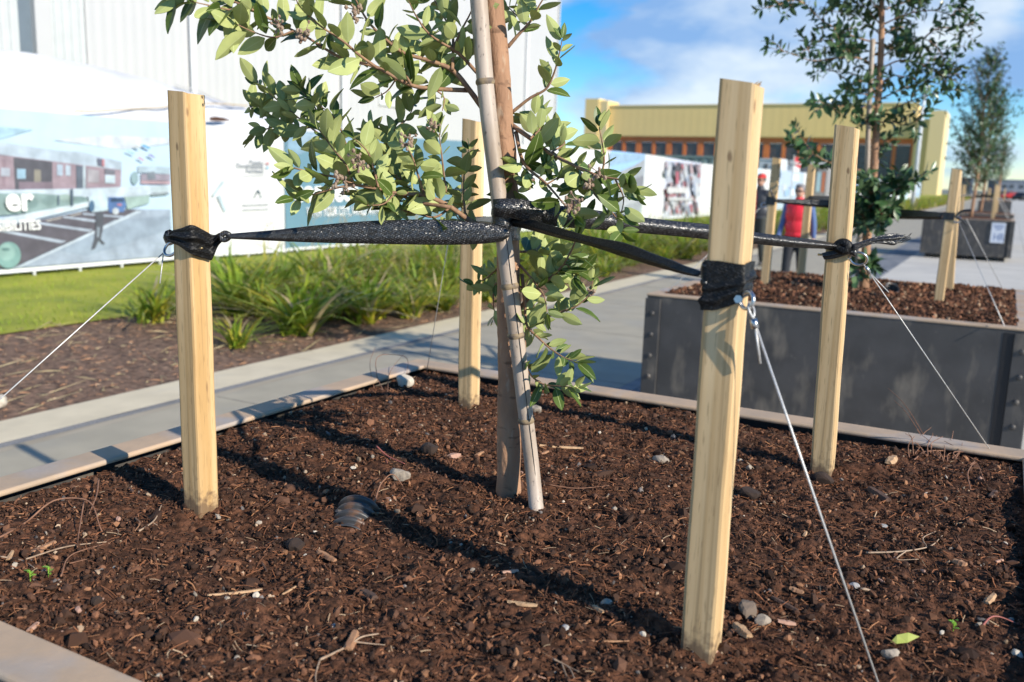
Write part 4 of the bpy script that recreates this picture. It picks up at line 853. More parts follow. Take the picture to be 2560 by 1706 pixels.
# left strap: left stake knot -> trunk
kL = onV(522, 544, (-1.385, 1.285, 1.5)); tF = onV(1168, 530, TB, -.078)
def lp(x, y): 
    t = (x-522)/(1168-522); base = kL*(1-t)+tF*t; return onV(x, y, base)
st = root('tree_tie', kL, 'black woven tree tie stretched from the left stake to the trunk', 'tree tie', 'black woven ties holding the trunk')
T_ = [(522, 538), (570, 534), (630, 529), (700, 521), (770, 514), (850, 508), (930, 505), (1010, 505), (1080, 510), (1125, 515), (1152, 521), (1172, 528)]
B_ = [(522, 549), (570, 551), (630, 554), (700, 557), (770, 559), (850, 560.5), (930, 562), (1010, 563), (1080, 562), (1125, 559), (1150, 555), (1170, 545)]
ribbon('strap', [lp(*p) for p in T_], [lp(*p) for p in B_], st, .007, .002, .0012, 1.3, 21, 5, 3)
v, f = tube(smooth_path([lp(505, 540), lp(512, 551), lp(522, 549), lp(527, 541), lp(517, 536), lp(508, 541)], 18), .0055, 8); mk('knot', v, f, M['strap'], st, smooth=True, uv=V3(v)[:, :2])
# wrap round the left stake
c4 = lambda x, y: ((400+.1148*x)/SP, (520+.1148*y)/SP)
def lw(x, y, out=.006):
    if x <= 655: return onY(*c4(x, y), 1.249-out)
    if x <= 1125: P = onX(*c4(x, y), -1.401+out); return P
    t = (x-1125)/280.; P = onX(*c4(x, y), -1.401+out+.02*t); return P
T_ = [(205, 560), (270, 500), (400, 460), (520, 425), (600, 390), (655, 372), (720, 378), (800, 410), (900, 465), (1010, 520), (1110, 575), (1200, 590), (1290, 545), (1400, 545)]
B_ = [(205, 720), (270, 765), (400, 815), (520, 895), (600, 955), (655, 985), (720, 1020), (800, 1055), (900, 1085), (1010, 1110), (1110, 1140), (1180, 1020), (1290, 800), (1400, 700)]
ribbon('stake_wrap', [lw(*p) for p in T_], [lw(*p) for p in B_], st, .003, .003, .0045, 2.4, 25, 3, 8, m_=M['strapmatt'])
v, f = tube([onY(*c4(215, 600), 1.252), onY(*c4(200, 650), 1.29), onY(*c4(215, 700), 1.325)], .012, 8); mk('stake_wrap', v, f, M['strap'], st, smooth=True, uv=V3(v)[:, :2])
# right strap: loop round trunk -> right back stake, frayed end
rK = onY(1930, 567, 2.245)
tF2 = onV(1140, 480, TB, -.082)
def rp(x, y): t = np.clip((x-1180)/(1930-1180), 0, 1); return onV(x, y, tF2*(1-t)+rK*t)
st = root('tree_tie', tF2, 'black woven tie looped round the trunk and pulled to the right back stake', 'tree tie', 'black woven ties holding the trunk')
T_ = [(1133, 458), (1160, 456), (1195, 457), (1230, 464), (1280, 472), (1340, 479), (1400, 488), (1470, 499), (1550, 508), (1630, 516), (1735, 534), (1830, 546), (1900, 556), (1930, 562)]
B_ = [(1135, 498), (1160, 500), (1195, 506), (1230, 513), (1280, 521), (1340, 526), (1400, 530), (1470, 536), (1550, 543), (1630, 551), (1735, 561), (1830, 570), (1900, 572), (1930, 572)]
ribbon('strap', [rp(*p) for p in T_], [rp(*p) for p in B_], st, .010, .002, .0008, 1.2, 21, 4, 5)
# sleeve of strap round the trunk and cane
V = []; UVc = []; seg = 28; zs = np.linspace(onV(1165, 552, TB, -.03)[2], onV(1165, 457, TB, -.03)[2], 12); ctr = onV(1168, 510, TB, 0); cnc = onV(1153, 503, TB, -.052)
mid_ = (ctr+cnc)/2
for i, z in enumerate(zs):
    rad_ = []
    for j in range(seg):
        a = 2*math.pi*j/seg; dr = np.array([math.cos(a), math.sin(a)]); best = 0
        for c_, q_ in ((ctr, .0275), (cnc, .0215), (mid_, .027)):
            o_ = (c_-mid_)[:2]; al = o_@dr; pe = abs(o_[0]*dr[1]-o_[1]*dr[0])
            if pe < q_: best = max(best, al+math.sqrt(q_*q_-pe*pe))
        rad_.append(max(best, .02))
    rad_ = np.array(rad_); rad_ = np.maximum(rad_, (np.roll(rad_, 1)+rad_+np.roll(rad_, -1))/3)
    for j in range(seg):
        a = 2*math.pi*j/seg; r_ = rad_[j]+.0016*math.sin(a*3+i*.9)+.0014*math.sin(i*2.2+a); V.append(np.array([mid_[0]+math.cos(a)*r_, mid_[1]+math.sin(a)*r_, z])); UVc.append((a*.035, z))
F = [(i*seg+j, i*seg+(j+1) % seg, (i+1)*seg+(j+1) % seg, (i+1)*seg+j) for i in range(11) for j in range(seg)]
mk('trunk_loop', V, F, M['strap'], st, smooth=True, uv=UVc)
# knot on the right back stake
P = [onY(*p, 2.245-.012) for p in ((1915, 562), (1928, 570), (1942, 574), (1950, 567), (1942, 559), (1930, 560), (1924, 567), (1934, 576), (1950, 574))]
v, f = tube(smooth_path(P, 40), .0105, 8); mk('knot', v, f, M['strapmatt'], st, smooth=True, uv=V3(v)[:, :2])
ribbon('loose_flap', [onY(*p, 2.238) for p in ((1940, 570), (1925, 574), (1905, 578), (1888, 582))], [onY(*p, 2.236) for p in ((1962, 580), (1940, 588), (1915, 595), (1894, 597))], st, .004, .002, .002, 2, 11, 4, 2)
yb = 2.245-.006
ribbon('stake_wrap', [onY(*p, yb) for p in ((1895, 562), (1920, 564), (1950, 566), (1967, 564))]+[V3((-.309, 2.26, onY(1967, 564, yb)[2])), V3((-.310, 2.305, onY(1967, 564, yb)[2]))], [onY(*p, yb) for p in ((1895, 573), (1920, 577), (1950, 583), (1967, 590))]+[V3((-.309, 2.26, onY(1967, 592, yb)[2])), V3((-.310, 2.305, onY(1967, 596, yb)[2]))], st, .002, .003, .001, 2, 9, 3, 4)
tl = lambda x, y: onV(x, y, rK+np.array([.0, -.02, 0]), -.01)
ribbon('frayed_tail', [tl(*p) for p in ((1958, 562), (1985, 553), (2010, 545), (2035, 539), (2060, 537), (2075, 540))], [tl(*p) for p in ((1960, 576), (1985, 568), (2010, 560), (2035, 562), (2058, 563), (2070, 548))], st, .005, .002, .004, 2, 15, 4, 6)
k = MB()
for i in range(16): a = tl(2060+rng.uniform(0, 12), 539+rng.uniform(0, 20)); b = tl(2075+rng.uniform(0, 22), 536+rng.uniform(-3, 18)); k.tube([a, (a+b)/2+rng.normal(0, .003, 3), b], .0006, 4)
k.build('frayed_threads', M['strap'], st)
# front strap: trunk -> front stake band
bK = onV(1617, 632, (-.372, 1.262, 1.53)); tF3 = onV(1190, 512, TB, -.045)
def fp_(x, y): t = np.clip((x-1190)/(1617-1190), 0, 1); return onV(x, y, tF3*(1-t)+bK*t)
st = root('tree_tie', tF3, 'dull black rolled tie from the trunk to the band on the front stake', 'tree tie', 'black woven ties holding the trunk')
T_ = [(1176, 500), (1205, 502), (1246, 513), (1290, 525), (1337, 539), (1380, 548), (1428, 557), (1465, 569), (1501, 584), (1540, 597), (1573, 611), (1600, 620), (1620, 628)]
B_ = [(1178, 520), (1210, 527), (1246, 537), (1290, 549), (1337, 560), (1380, 573), (1428, 589), (1465, 600), (1501, 611), (1540, 622), (1573, 631), (1600, 636), (1620, 639)]
o = ribbon('strap', [fp_(*p) for p in T_], [fp_(*p) for p in B_], st, .010, .003, .0015, 1.5, 17, 4, 7, m_=M['strapmatt'])
# band round the front stake
V = []; UVc = []; sx_, sy_ = STK['near']; h_ = .0288; nseg = 40
zt = onY(1670, 603, 1.235)[2]; zb0 = onY(1622, 714, 1.235)[2]; zb1 = onY(1700, 686, 1.235)[2]
per = []
for q in range(nseg):
    s = q/nseg*4; e_ = int(s); t = s-e_; c_ = [(-1, -1), (1, -1), (1, 1), (-1, 1)]; a, b = c_[e_], c_[(e_+1) % 4]; per.append((a[0]+(b[0]-a[0])*t, a[1]+(b[1]-a[1])*t, s))
nr = 26
for i in range(nr):
    t = i/(nr-1)
    for (a, b, s) in per:
        low = zb0+(zb1-zb0)*np.clip(s-.35, 0, .75)/.75 if s < 2 else (zb1 if s < 3 else zb1+(zb0-zb1)*(s-3))
        z = zt+(low-zt)*t+.0012*math.sin(s*5)
        fold = .0030*math.exp(-((t-(.47+.12*abs(s-1)*(1 if s < 1 else -1.2)))/.05)**2)+.004*math.exp(-((t-.80+.35*np.clip(s-.4, 0, 1))/.07)**2)-.002*math.exp(-((t-.62)/.06)**2)
        rr_ = h_+fold*(1.25-.35*abs(((s+.0) % 1)-.5)*2)+.0006*math.sin(s*17+t*9)
        V.append((sx_+a*rr_, sy_+b*rr_, z)); UVc.append((s*.05, z))
F = [(i*nseg+j, i*nseg+(j+1) % nseg, (i+1)*nseg+(j+1) % nseg, (i+1)*nseg+j) for i in range(nr-1) for j in range(nseg)]
mk('stake_band', V, F, M['strapmatt'], st, smooth=True, uv=UVc)
v, f = tube(smooth_path([onY(1621, 606, 1.236), onY(1617, 620, 1.24), onY(1619, 640, 1.24), onY(1622, 655, 1.236)], 10), .005, 8); mk('knot', v, f, M['strap'], st, smooth=True, uv=V3(v)[:, :2])
# back tie
st = root('tree_tie', (-1.41, 2.29, 1.52), 'short black tie round the stake behind the tree, mostly hidden by leaves', 'tree tie', 'black woven ties holding the trunk')
sx_, sy_ = STK['back']; V = [(sx_+a*.029, sy_+b*.029, z) for z in (1.505, 1.52, 1.545) for a, b in ((-1, -1), (1, -1), (1, 1), (-1, 1))]
mk('stake_wrap', V, [(i*4+j, i*4+(j+1) % 4, (i+1)*4+(j+1) % 4, (i+1)*4+j) for i in range(2) for j in range(4)], M['strap'], st, uv=V3(V)[:, :2])
a = V3((sx_+.02, sy_-.03, 1.53)); b = onV(1175, 520, TB, .02)
ribbon('strap', [a+[0, 0, .01], (a+b)/2+[0, 0, .018], b+[0, 0, .02]], [a-[0, 0, .01], (a+b)/2-[0, 0, .012], b-[0, 0, .02]], st, .004, .002, .002, 2, 11, 8, 1)

# ------------------------------------------------------------------ trees
def leaf_template(nst=7, quality=True):
    t = np.linspace(0, 1, nst); w_ = np.sin(np.pi*np.clip(t, .0, 1)**.88)**.72; w_[0] = .06; w_[-1] = .03
    pts = []; cols = (-1, -.62, -.045, .045, .62, 1) if quality else (-1, 0, 1)
    for a, b in zip(t, w_):
        for q, s in enumerate(cols):
            ss = s if abs(s) > .1 else s*min(1, .4+.25/max(b, .2)); pts.append((a, ss*b*.5, 0.10*(abs(s)**1.3)*b-(.018 if abs(s) < .1 and quality else 0)+(.012*math.sin(a*19+s*4)*abs(s) if quality else 0)))
    k = len(cols); f = [(i*k+j, i*k+j+1, (i+1)*k+j+1, (i+1)*k+j) for i in range(nst-1) for j in range(k-1)]
    return V3(pts), np.array(f)
LTQ, LFQ = leaf_template(8, True); LTS, LFS = leaf_template(4, False)
def leaves(name, B, A, Nn, L, W, mats, parent, hq=True, petiole=True):
    B, A, Nn = map(V3, (B, A, Nn)); n = len(B); L = V3(L)[:, None]; W = V3(W)[:, None]
    A = A/np.linalg.norm(A, axis=1)[:, None]; Nn = Nn-A*(Nn*A).sum(1)[:, None]; Nn /= np.linalg.norm(Nn, axis=1)[:, None]+1e-9; S = np.cross(Nn, A)
    T, F = (LTQ, LFQ) if hq else (LTS, LFS); m = len(T)
    dr = rng.uniform(-.12, .38, n)[:, None]; tw = rng.uniform(-.25, .25, n)[:, None]
    x = T[None, :, 0]*L+.06*L; yv = T[None, :, 1]*W; zv = T[None, :, 2]*W*rng.uniform(.3, 1.6, n)[:, None]-dr*L*T[None, :, 0]**2+tw*yv*T[None, :, 0]
    top = B[:, None]+x[..., None]*A[:, None]+yv[..., None]*S[:, None]+(zv+.0004)[..., None]*Nn[:, None]
    bot = top-.0008*Nn[:, None]
    V = np.concatenate([top, bot], 1).reshape(-1, 3); F2 = np.concatenate([F, F[:, ::-1]+m]); FF = (F2[None]+2*m*np.arange(n)[:, None, None]).reshape(-1, 4)
    rb = (np.arange(len(F)) % 5 == 2) if hq and len(mats) > 2 else np.zeros(len(F), bool)
    mi = np.tile(np.r_[np.where(rb, 2, 0), np.where(rb, 2, 1)], n)
    return mk(name, V, FF, mats, parent, smooth=True, mi=mi)
def twig_leaves(P, start, step, L0, out, up=.25, spread=1., tipn=3, under=.58, wf=1.):
    """leaf pairs along a twig path; appends (base, axis, normal, length, width)"""
    P = smooth_path(P, 40); d = np.r_[0, np.cumsum(np.linalg.norm(np.diff(P, axis=0), axis=1))]; T, A, Bv = frame_along(P); s = start*d[-1]; k = rng.integers(0, 2)
    while s < d[-1]:
        i = min(np.searchsorted(d, s), 39); ph = (k % 2)*math.pi/2+rng.uniform(-.5, .5); f = s/d[-1]
        for sg in (0, math.pi):
            if rng.random() < .1: continue
            side = math.cos(ph+sg)*A[i]+math.sin(ph+sg)*Bv[i]; ax = unit(T[i]*rng.uniform(.25, .8)+side*spread+np.array([0, 0, up*rng.uniform(.2, 1.4)])+rng.normal(0, .18, 3))
            nn = T[i]*.75+np.array([0, 0, .5])-side*.2+rng.normal(0, .45, 3)
            if rng.random() < under: nn = HEAD*1.0+np.array([-.25, 0, .30])+rng.normal(0, .42, 3)
            l = L0*rng.uniform(.5, 1.2)*(1-.22*f); out.append((P[i]+side*.0015, ax, nn, l, l*rng.uniform(.39, .50)*wf))
        s += step*rng.uniform(.75, 1.3); k += 1
    for q in range(tipn):
        ax = unit(T[-1]+rng.normal(0, .55, 3)+np.array([0, 0, .2])); l = L0*rng.uniform(.45, .85); out.append((P[-1], ax, rng.normal(0, .6, 3)+np.array([0, 0, .6])+T[-1]*-.2, l, l*.42))
def emit(name, out, mats, parent, hq=True):
    B, A, Nn, L, W = zip(*out); return leaves(name, B, A, Nn, L, W, mats, parent, hq)
def capsules(par, c, r=.012, n=9):
    c = V3(c); k = MB(); k.add(c+ICO*r*.35, [tuple(f) for f in ICF])
    for i in range(n):
        p = c+rng.normal(0, r*.6, 3); s = rng.uniform(.0026, .0045); v = p+ICO*s*V3([1, 1, 1.25]); k.add(v, [tuple(f) for f in ICF]); k.tube([c, p], .0009, 4)
    k.build('seed_cluster', M['caps'], par)
# --- the near tree
nt_ = root('young_tree', TREE, 'young leafy tree in the nearest planter, its trunk tied between the four stakes', 'tree')
tp = [onV(x, y, TB) for x, y in trk[::-1]]; tp[0] = np.array([tp[0][0], tp[0][1], .90])
top = tp[-1]; tp += [top+np.array([-.02, .01, .5]), top+np.array([.0, .02, 1.1]), top+np.array([.02, 0, 1.8])]
PT = smooth_path(tp, 190); zz_ = PT[:, 2]; rad = np.interp(zz_, [.9, .965, 1.02, 1.1, 1.55, 2.2, 3.2, 4.0], [.032, .029, .0270, .026, .0245, .0195, .011, .003])
rad = rad*(1+.03*np.sin(zz_*60)+.025*np.sin(zz_*23+1))
for zc in (1.12, 1.34, 1.63, 1.72, 1.86, 1.95, 2.06): rad = rad*(1+.07*np.exp(-((zz_-zc)/.012)**2))
v, f = tube(PT, rad, 20); tr = mk('trunk', v, f, M['bark'], nt_, smooth=True)
def c2(x, y): return ((600+.408*x)/SP, .408*y/SP)
def c5_(x, y): return ((1000+.3955*x)/SP, (440+.3955*y)/SP)
BR = []   # (points, offset of the far end (+ away / - towards the viewer), thickness, leaf start, leaf size)
def B2(pts, o0, o1, r, st, L0, mp=c2, step=.026, **k): BR.append(([mp(*p) for p in pts], o0, o1, r, st, L0, step, k))
B2([(1490, 670), (1410, 560), (1300, 430), (1150, 370), (1000, 325), (880, 230), (790, 140), (740, 60), (700, -20)], 0, -.12, .0065, .30, .062)
B2([(1395, 555), (1190, 545), (1050, 525), (960, 480), (830, 410), (640, 365), (520, 300), (420, 235), (330, 190), (190, 120), (20, 35), (-40, 10)], 0, -.30, .005, .22, .066)
B2([(190, 120), (20, 35), (-120, -15), (-260, -30), (-400, -20)], -.3, -.5, .0026, .2, .088, step=.03); B2([(20, 35), (-60, 60), (-160, 40), (-300, 10)], -.36, -.48, .002, .25, .082, step=.03); B2([(330, 190), (200, 230), (90, 200), (-20, 150)], -.3, -.4, .002, .3, .08)
B2([(830, 410), (720, 330), (640, 260), (480, 150), (360, 30), (330, -40)], -.15, -.38, .0032, .15, .078)
B2([(1300, 430), (1305, 300), (1300, 200), (1240, 90), (1180, -20)], -.02, .08, .004, .2, .066)
B2([(1450, 445), (1330, 320), (1230, 260), (1150, 200), (1080, 100), (1030, 0)], .03, -.2, .004, .15, .068)
B2([(1305, 300), (1360, 180), (1420, 60), (1440, -40)], 0, -.05, .003, .2, .06)
B2([(1190, 545), (1240, 420), (1180, 330), (1100, 250)], 0, .14, .003, .2, .064)
B2([(1050, 525), (1000, 430), (960, 330), (930, 250)], -.05, .05, .003, .1, .064)
B2([(1190, 545), (1250, 600), (1240, 680)], -.02, -.05, .002, .1, .066)
B2([(960, 480), (900, 560), (830, 600)], -.06, -.02, .002, .1, .062)
# lower left boughs
B2([(1600, 1420), (1480, 1390), (1380, 1335), (1290, 1270), (1130, 1200), (950, 1185), (850, 1160), (700, 1130), (600, 1090), (450, 1060), (330, 1030)], 0, -.34, .0065, .28, .066)
B2([(1290, 1270), (1060, 1230), (800, 1060), (670, 950), (540, 862), (430, 780), (330, 700), (200, 590), (110, 520)], -.08, .12, .004, .3, .066)
B2([(430, 780), (330, 800), (200, 780), (90, 830)], .1, .16, .0026, .1, .058)
B2([(330, 700), (260, 640), (140, 640), (60, 660)], .1, .2, .0026, .1, .058)
B2([(1130, 1200), (1090, 1070), (1050, 950), (1010, 880)], -.12, -.16, .003, .2, .06)
B2([(1260, 1180), (1240, 990), (1220, 820)], -.05, -.1, .003, .25, .066)
B2([(850, 1160), (820, 1040), (780, 930), (700, 850)], -.18, -.14, .003, .15, .068)
B2([(940, 800), (1030, 720), (1080, 600)], .05, .08, .0022, .0, .056)
B2([(700, 1130), (640, 1000), (560, 900), (490, 800)], -.24, -.3, .003, .1, .072)
B2([(1060, 1230), (960, 1040), (920, 900), (930, 800)], -.05, .1, .003, .15, .062)
B2([(1380, 1335), (1370, 1180), (1380, 1000), (1400, 920)], 0, .12, .003, .1, .06)
B2([(1290, 1270), (1200, 1330), (1080, 1310), (960, 1280)], -.05, -.16, .003, .1, .06)
B2([(950, 1185), (880, 1250), (780, 1260)], -.2, -.26, .002, .1, .062)
B2([(1480, 1390), (1420, 1420), (1330, 1330), (1300, 1200)], .03, .15, .003, .1, .058)
B2([(540, 862), (480, 700), (420, 600), (380, 560)], .1, .06, .0026, .1, .064); B2([(670, 950), (600, 760), (560, 700), (470, 640)], .04, .0, .0026, .1, .066); B2([(700, 1130), (560, 1160), (420, 1200), (330, 1220)], -.25, -.34, .0026, .3, .072); B2([(1130, 1200), (1000, 1130), (960, 1080), (900, 1050)], -.1, -.05, .0026, .1, .062); B2([(1050, 1225), (900, 1240), (760, 1200)], -.1, -.1, .002, .2, .064); B2([(800, 1060), (760, 900), (800, 800)], .0, .12, .0026, .1, .062)
# right side
B2([(1640, 290), (1700, 220), (1780, 130), (1830, 40), (1880, -40)], 0, -.05, .0042, .3, .058)
B2([(1760, 150), (1690, 90), (1640, 40)], -.01, .05, .002, .2, .062)
B2([(1665, 690), (1780, 600), (1880, 540), (1920, 460), (1945, 380), (1975, 240)], 0, -.1, .0038, .42, .056, tipn=2)
B2([(1668, 770), (1780, 850), (1900, 940), (2060, 1020), (2200, 1080), (2350, 1110), (2420, 1160)], 0, -.30, .0055, .22, .062)
B2([(2210, 1085), (2230, 1000), (2220, 880), (2200, 780)], -.22, -.26, .0025, .25, .062)
B2([(1690, 810), (1740, 1000), (1880, 1130), (2000, 1270), (2050, 1330)], 0, -.26, .0045, .2, .066)
B2([(1780, 850), (1840, 780), (1800, 700)], -.04, .06, .0022, .1, .06)
B2([(1900, 940), (1990, 870), (1900, 800)], -.06, .1, .0022, .1, .056)
B2([(1740, 1000), (1680, 1060), (1700, 1180)], -.03, -.08, .0022, .1, .06)
B2([(2060, 1020), (2180, 1200), (2300, 1330), (2340, 1420)], -.12, -.3, .003, .1, .07)
B2([(2300, 1100), (2350, 1220), (2330, 1330)], -.24, -.3, .002, .2, .066)
B2([(1880, 1130), (1960, 1090), (2080, 1130)], -.1, -.04, .002, .1, .06)
# below the straps
B2([(745, 850), (880, 700), (980, 620), (1080, 480), (1120, 380)], .0, -.18, .005, .3, .062, mp=c5_)
B2([(720, 530), (790, 600), (870, 700), (910, 760), (930, 860)], .02, -.18, .0035, .45, .07, mp=c5_)
B2([(770, 620), (790, 800), (805, 950), (880, 1030), (960, 1100), (1040, 1150), (1120, 1180)], .0, -.2, .0042, .3, .058, mp=c5_)
B2([(900, 900), (1020, 860), (1120, 820), (1200, 740), (1220, 660)], -.06, -.12, .003, .15, .058, mp=c5_)
B2([(800, 960), (790, 1100), (820, 1250), (900, 1315), (1010, 1330), (1120, 1340)], -.03, -.24, .003, .35, .062, mp=c5_)
B2([(640, 560), (600, 600), (540, 650), (470, 690)], .03, .12, .003, .1, .056, mp=c5_)
B2([(640, 620), (600, 700), (590, 800), (600, 880)], .05, .1, .003, .1, .054, mp=c5_)
B2([(760, 480), (850, 480), (950, 500), (1060, 520)], .05, .1, .003, .1, .062, mp=c5_)
B2([(760, 700), (840, 760), (840, 880), (830, 1000)], .06, .14, .0025, .1, .06, mp=c5_)
B2([(880, 700), (1000, 600), (1150, 600)], -.03, .02, .0025, .1, .06, mp=c5_)
B2([(980, 620), (1050, 560), (1100, 640)], -.08, -.12, .002, .1, .06, mp=c5_)
LV = []; kb = MB(); kc = MB()
for pts, o0, o1, r_, st_, L0, step, k_ in BR:
    n = len(pts); P = [onV(*p, TB, (o0+(o1-o0)*i/(n-1))*(.5 if o1 < 0 else 1.2)) for i, p in enumerate(pts)]
    sp_ = smooth_path(P, 30); kb.tube(sp_, np.linspace(r_, max(.0009, r_*.25), 30), 7); twig_leaves(P, st_, step*.64, L0*1.02, LV, **k_)
for x, y, o in ((700, 60, -.1), (700, 110, -.1), (360, 230, -.22), (400, 200, -.22), (235, 160, -.26), (720, 960, -.2), (730, 1010, -.2), (610, 1080, -.28), (650, 1150, -.28), (1040, 850, -.15), (1010, 890, -.15), (1190, 775, -.1), (2200, 1060, -.2), (2140, 1130, -.2), (1780, 1120, -.05), (2010, 1260, -.26), (2060, 1230, -.26)):
    capsules(nt_, onV(*c2(x, y), TB, o))
capsules(nt_, onV(*c5_(1200, 730), TB, -.12), .01, 7)
kb.build('branches', M['twig'], nt_, smooth=True); emit('leaves', LV, [M['leaftop'], M['leafbot'], M['rib']], nt_)
# upper crown, above the frame: it shades the bed and kerb
UB = MB(); UL = []
for i in range(26):
    z = rng.uniform(2.15, 3.7); b = np.array([np.interp(z, zz_, PT[:, 0]), np.interp(z, zz_, PT[:, 1]), z]); a = rng.uniform(0, 6.28); L = rng.uniform(.25, .55)*(1-.22*(z-2.1)); d = np.array([math.cos(a), math.sin(a), .35])
    if d@HEAD < -.3 and z < 2.5: continue
    P = [b, b+d*L*.5+[0, 0, .02], b+d*L+[0, 0, .12*L]]; UB.tube(smooth_path(P, 8), np.linspace(.006, .0012, 8), 6); twig_leaves(P, .2, .032, .066, UL)
    for q in range(2): e_ = P[1]+unit(d+rng.normal(0, .7, 3))*L*.55; P2 = [P[1]-d*L*.1, (P[1]+e_)/2, e_]; UB.tube(P2, [.003, .002, .001], 5); twig_leaves(P2, .15, .034, .062, UL)
UB.build('upper_branches', M['twig'], nt_, smooth=True); emit('upper_leaves', UL, [M['leaftop'], M['leafbot']], nt_, False)
# bark scars and bamboo cane
cn = [(1098, -25), (1120, 241), (1146, 454), (1162, 587), (1186, 768), (1203, 914), (1221, 1060), (1233, 1174)]
CP = [onV(x, y, TB, -.062+.022*abs(i-4)/4) for i, (x, y) in enumerate(cn)]; CP[-1] = onZ(1233, 1174, soilz(-.84, 1.66)); CP = CP[::-1]; CP[0] = CP[0]-(CP[1]-CP[0])*.25
CP.append(CP[-1]+(CP[-1]-CP[-2])*.5)
cnr = root('bamboo_cane', CP[1], 'weathered bamboo cane leaning across the trunk of the young tree', 'cane')
SPc = smooth_path(CP, 60); tt = np.linspace(0, 1, 60); rr_ = np.interp(tt, [0, 1], [.0158, .0178])
v, f = tube(SPc, rr_, 18); mk('cane', v, f, M['cane'], cnr, smooth=True)
L_ = np.r_[0, np.cumsum(np.linalg.norm(np.diff(SPc, axis=0), axis=1))]
for x, y in ((1200, 200), (1480, 300)): pass
for yy_ in (185, 655, 760, 975):
    i = int(np.argmin([abs((((EYE-p)@CU*-1)/((p-EYE)@fw)*-1)*0+abs(853-FPX*((p-EYE)@CU)/((p-EYE)@fw)-yy_*SP)) for p in SPc])); i = min(max(i, 1), 58); dd_ = unit(SPc[i+1]-SPc[i-1])
    P = [SPc[i]+dd_*q for q in (-.006, -.002, .002, .006)]; v, f = tube(P, [rr_[i]+.0004, rr_[i]+.0022, rr_[i]+.0022, rr_[i]+.0004], 18, False); mk('node_ring', v, f, M['canering'], cnr, smooth=True)
P = [SPc[i]-unit((SPc[i]-EYE)-np.array([0, 0, (SPc[i]-EYE)[2]]))*(rr_[i]+.0002)+CR*.006 for i in range(2, 33)]; v, f = tube(P, .0007, 4); mk('split', v, f, flat('split_dark', (.03, .022, .018)), cnr)

# --- second tree with its stakes
T2 = np.array([-.772, 6.356, .98]); S2 = [(-1.375, 6.08), (-.298, 5.855), (-1.296, 6.88), (-.281, 6.66)]
lab2 = ['stake at the left of the second planter, beside the woman in the red vest', 'right front stake of the second planter with a black tie and steel clamp', 'shadow striped stake in the second planter, right of the woman in the red vest', 'half hidden stake just behind the right front stake of the second planter']
tops2 = [onY(1785, 364, S2[0][1])[2], onY(2198, 389, S2[1][1])[2], onY(1862, 378, S2[2][1])[2], onY(2205, 392, S2[3][1])[2]]
LEAN2 = []
for i, (qx, qy) in enumerate(((1785, 364), (2198, 389), (1866, 378), (2201, 391))):
    q = onY(qx, qy, S2[i][1]); LEAN2.append((float(np.clip((q[0]-S2[i][0])/(q[2]-.95), -.05, .05)), 0))
stk2 = [stake(S2[i], tops2[i], M['stakeA'], lab2[i], LEAN2[i]) for i in range(4)]
t2 = root('young_tree', T2, 'second young tree with small dark leaves against the sky, in the second planter', 'tree')
def k3(x, y): return ((1860+.298*x)/SP, .298*y/SP)
tp = [(1984, 668), (1990, 560)]+[k3(*p) for p in ((1085, 1470), (1105, 1150), (1120, 900), (1135, 700), (1150, 400), (1155, 200), (1155, 0), (1155, -250), (1160, -600))]
TP2 = smooth_path([onV(*p, T2) for p in tp], 60); TP2[0][2] -= .06; v, f = tube(TP2, np.linspace(.034, .012, 60)*(1+.05*np.sin(np.arange(60)*2.1)), 12); mk('trunk', v, f, M['bark'], t2, smooth=True)
BR = []
def B3(pts, o0, o1, r=.006, st=.15, L0=.062, step=.036, mp=k3, **k): BR.append(([mp(*p) for p in pts], o0, o1, r, st, L0, step, k))
B3([(1110, 560), (1000, 500), (900, 480), (700, 500), (560, 510), (450, 470), (330, 430), (200, 400)], 0, -.2); B3([(1115, 680), (900, 620), (760, 600), (650, 560)], 0, .1); B3([(1140, 370), (900, 300), (760, 230), (650, 170), (560, 80), (470, 0), (430, -60)], 0, -.2)
B3([(1120, 900), (950, 900), (800, 890), (690, 880), (590, 930)], 0, -.2, L0=.075); B3([(1150, 210), (1000, 60), (880, 0)], 0, .1); B3([(1075, 1430), (900, 1420), (730, 1370), (590, 1290), (500, 1180), (430, 1060)], 0, -.2, L0=.075, st=.4)
B3([(800, 1395), (650, 1340), (500, 1290), (400, 1130)], -.1, -.1, st=.3, L0=.07); B3([(500, 30), (420, 0), (300, 40), (120, 80)], -.15, -.25); B3([(560, 510), (540, 420), (500, 330)], -.1, -.1)
B3([(1140, 950), (1280, 900), (1400, 850), (1550, 800), (1700, 770), (1790, 750)], 0, -.2, st=.4); B3([(1160, 570), (1300, 510), (1450, 520), (1600, 600), (1830, 570)], 0, -.15, st=.2); B3([(1150, 830), (1350, 740), (1500, 700), (1600, 790)], 0, .15, st=.2)
B3([(1155, 410), (1350, 330), (1550, 340), (1750, 420)], 0, -.1); B3([(1158, 210), (1400, 110), (1600, 90), (1750, 130), (1960, 120)], 0, -.2); B3([(1158, 90), (1400, 0), (1550, -80)], 0, .1); B3([(1500, 330), (1600, 250), (1800, 230), (1930, 190)], -.05, -.1)
B3([(1120, 1030), (1220, 1020), (1370, 1050), (1450, 1010), (1530, 950), (1600, 880)], 0, -.15, L0=.075); B3([(1105, 1150), (1180, 1180), (1240, 1200)], 0, 0); B3([(1105, 1080), (1020, 1020), (970, 960)], 0, -.1, L0=.075); B3([(1130, 760), (1050, 700), (960, 680)], 0, -.1)
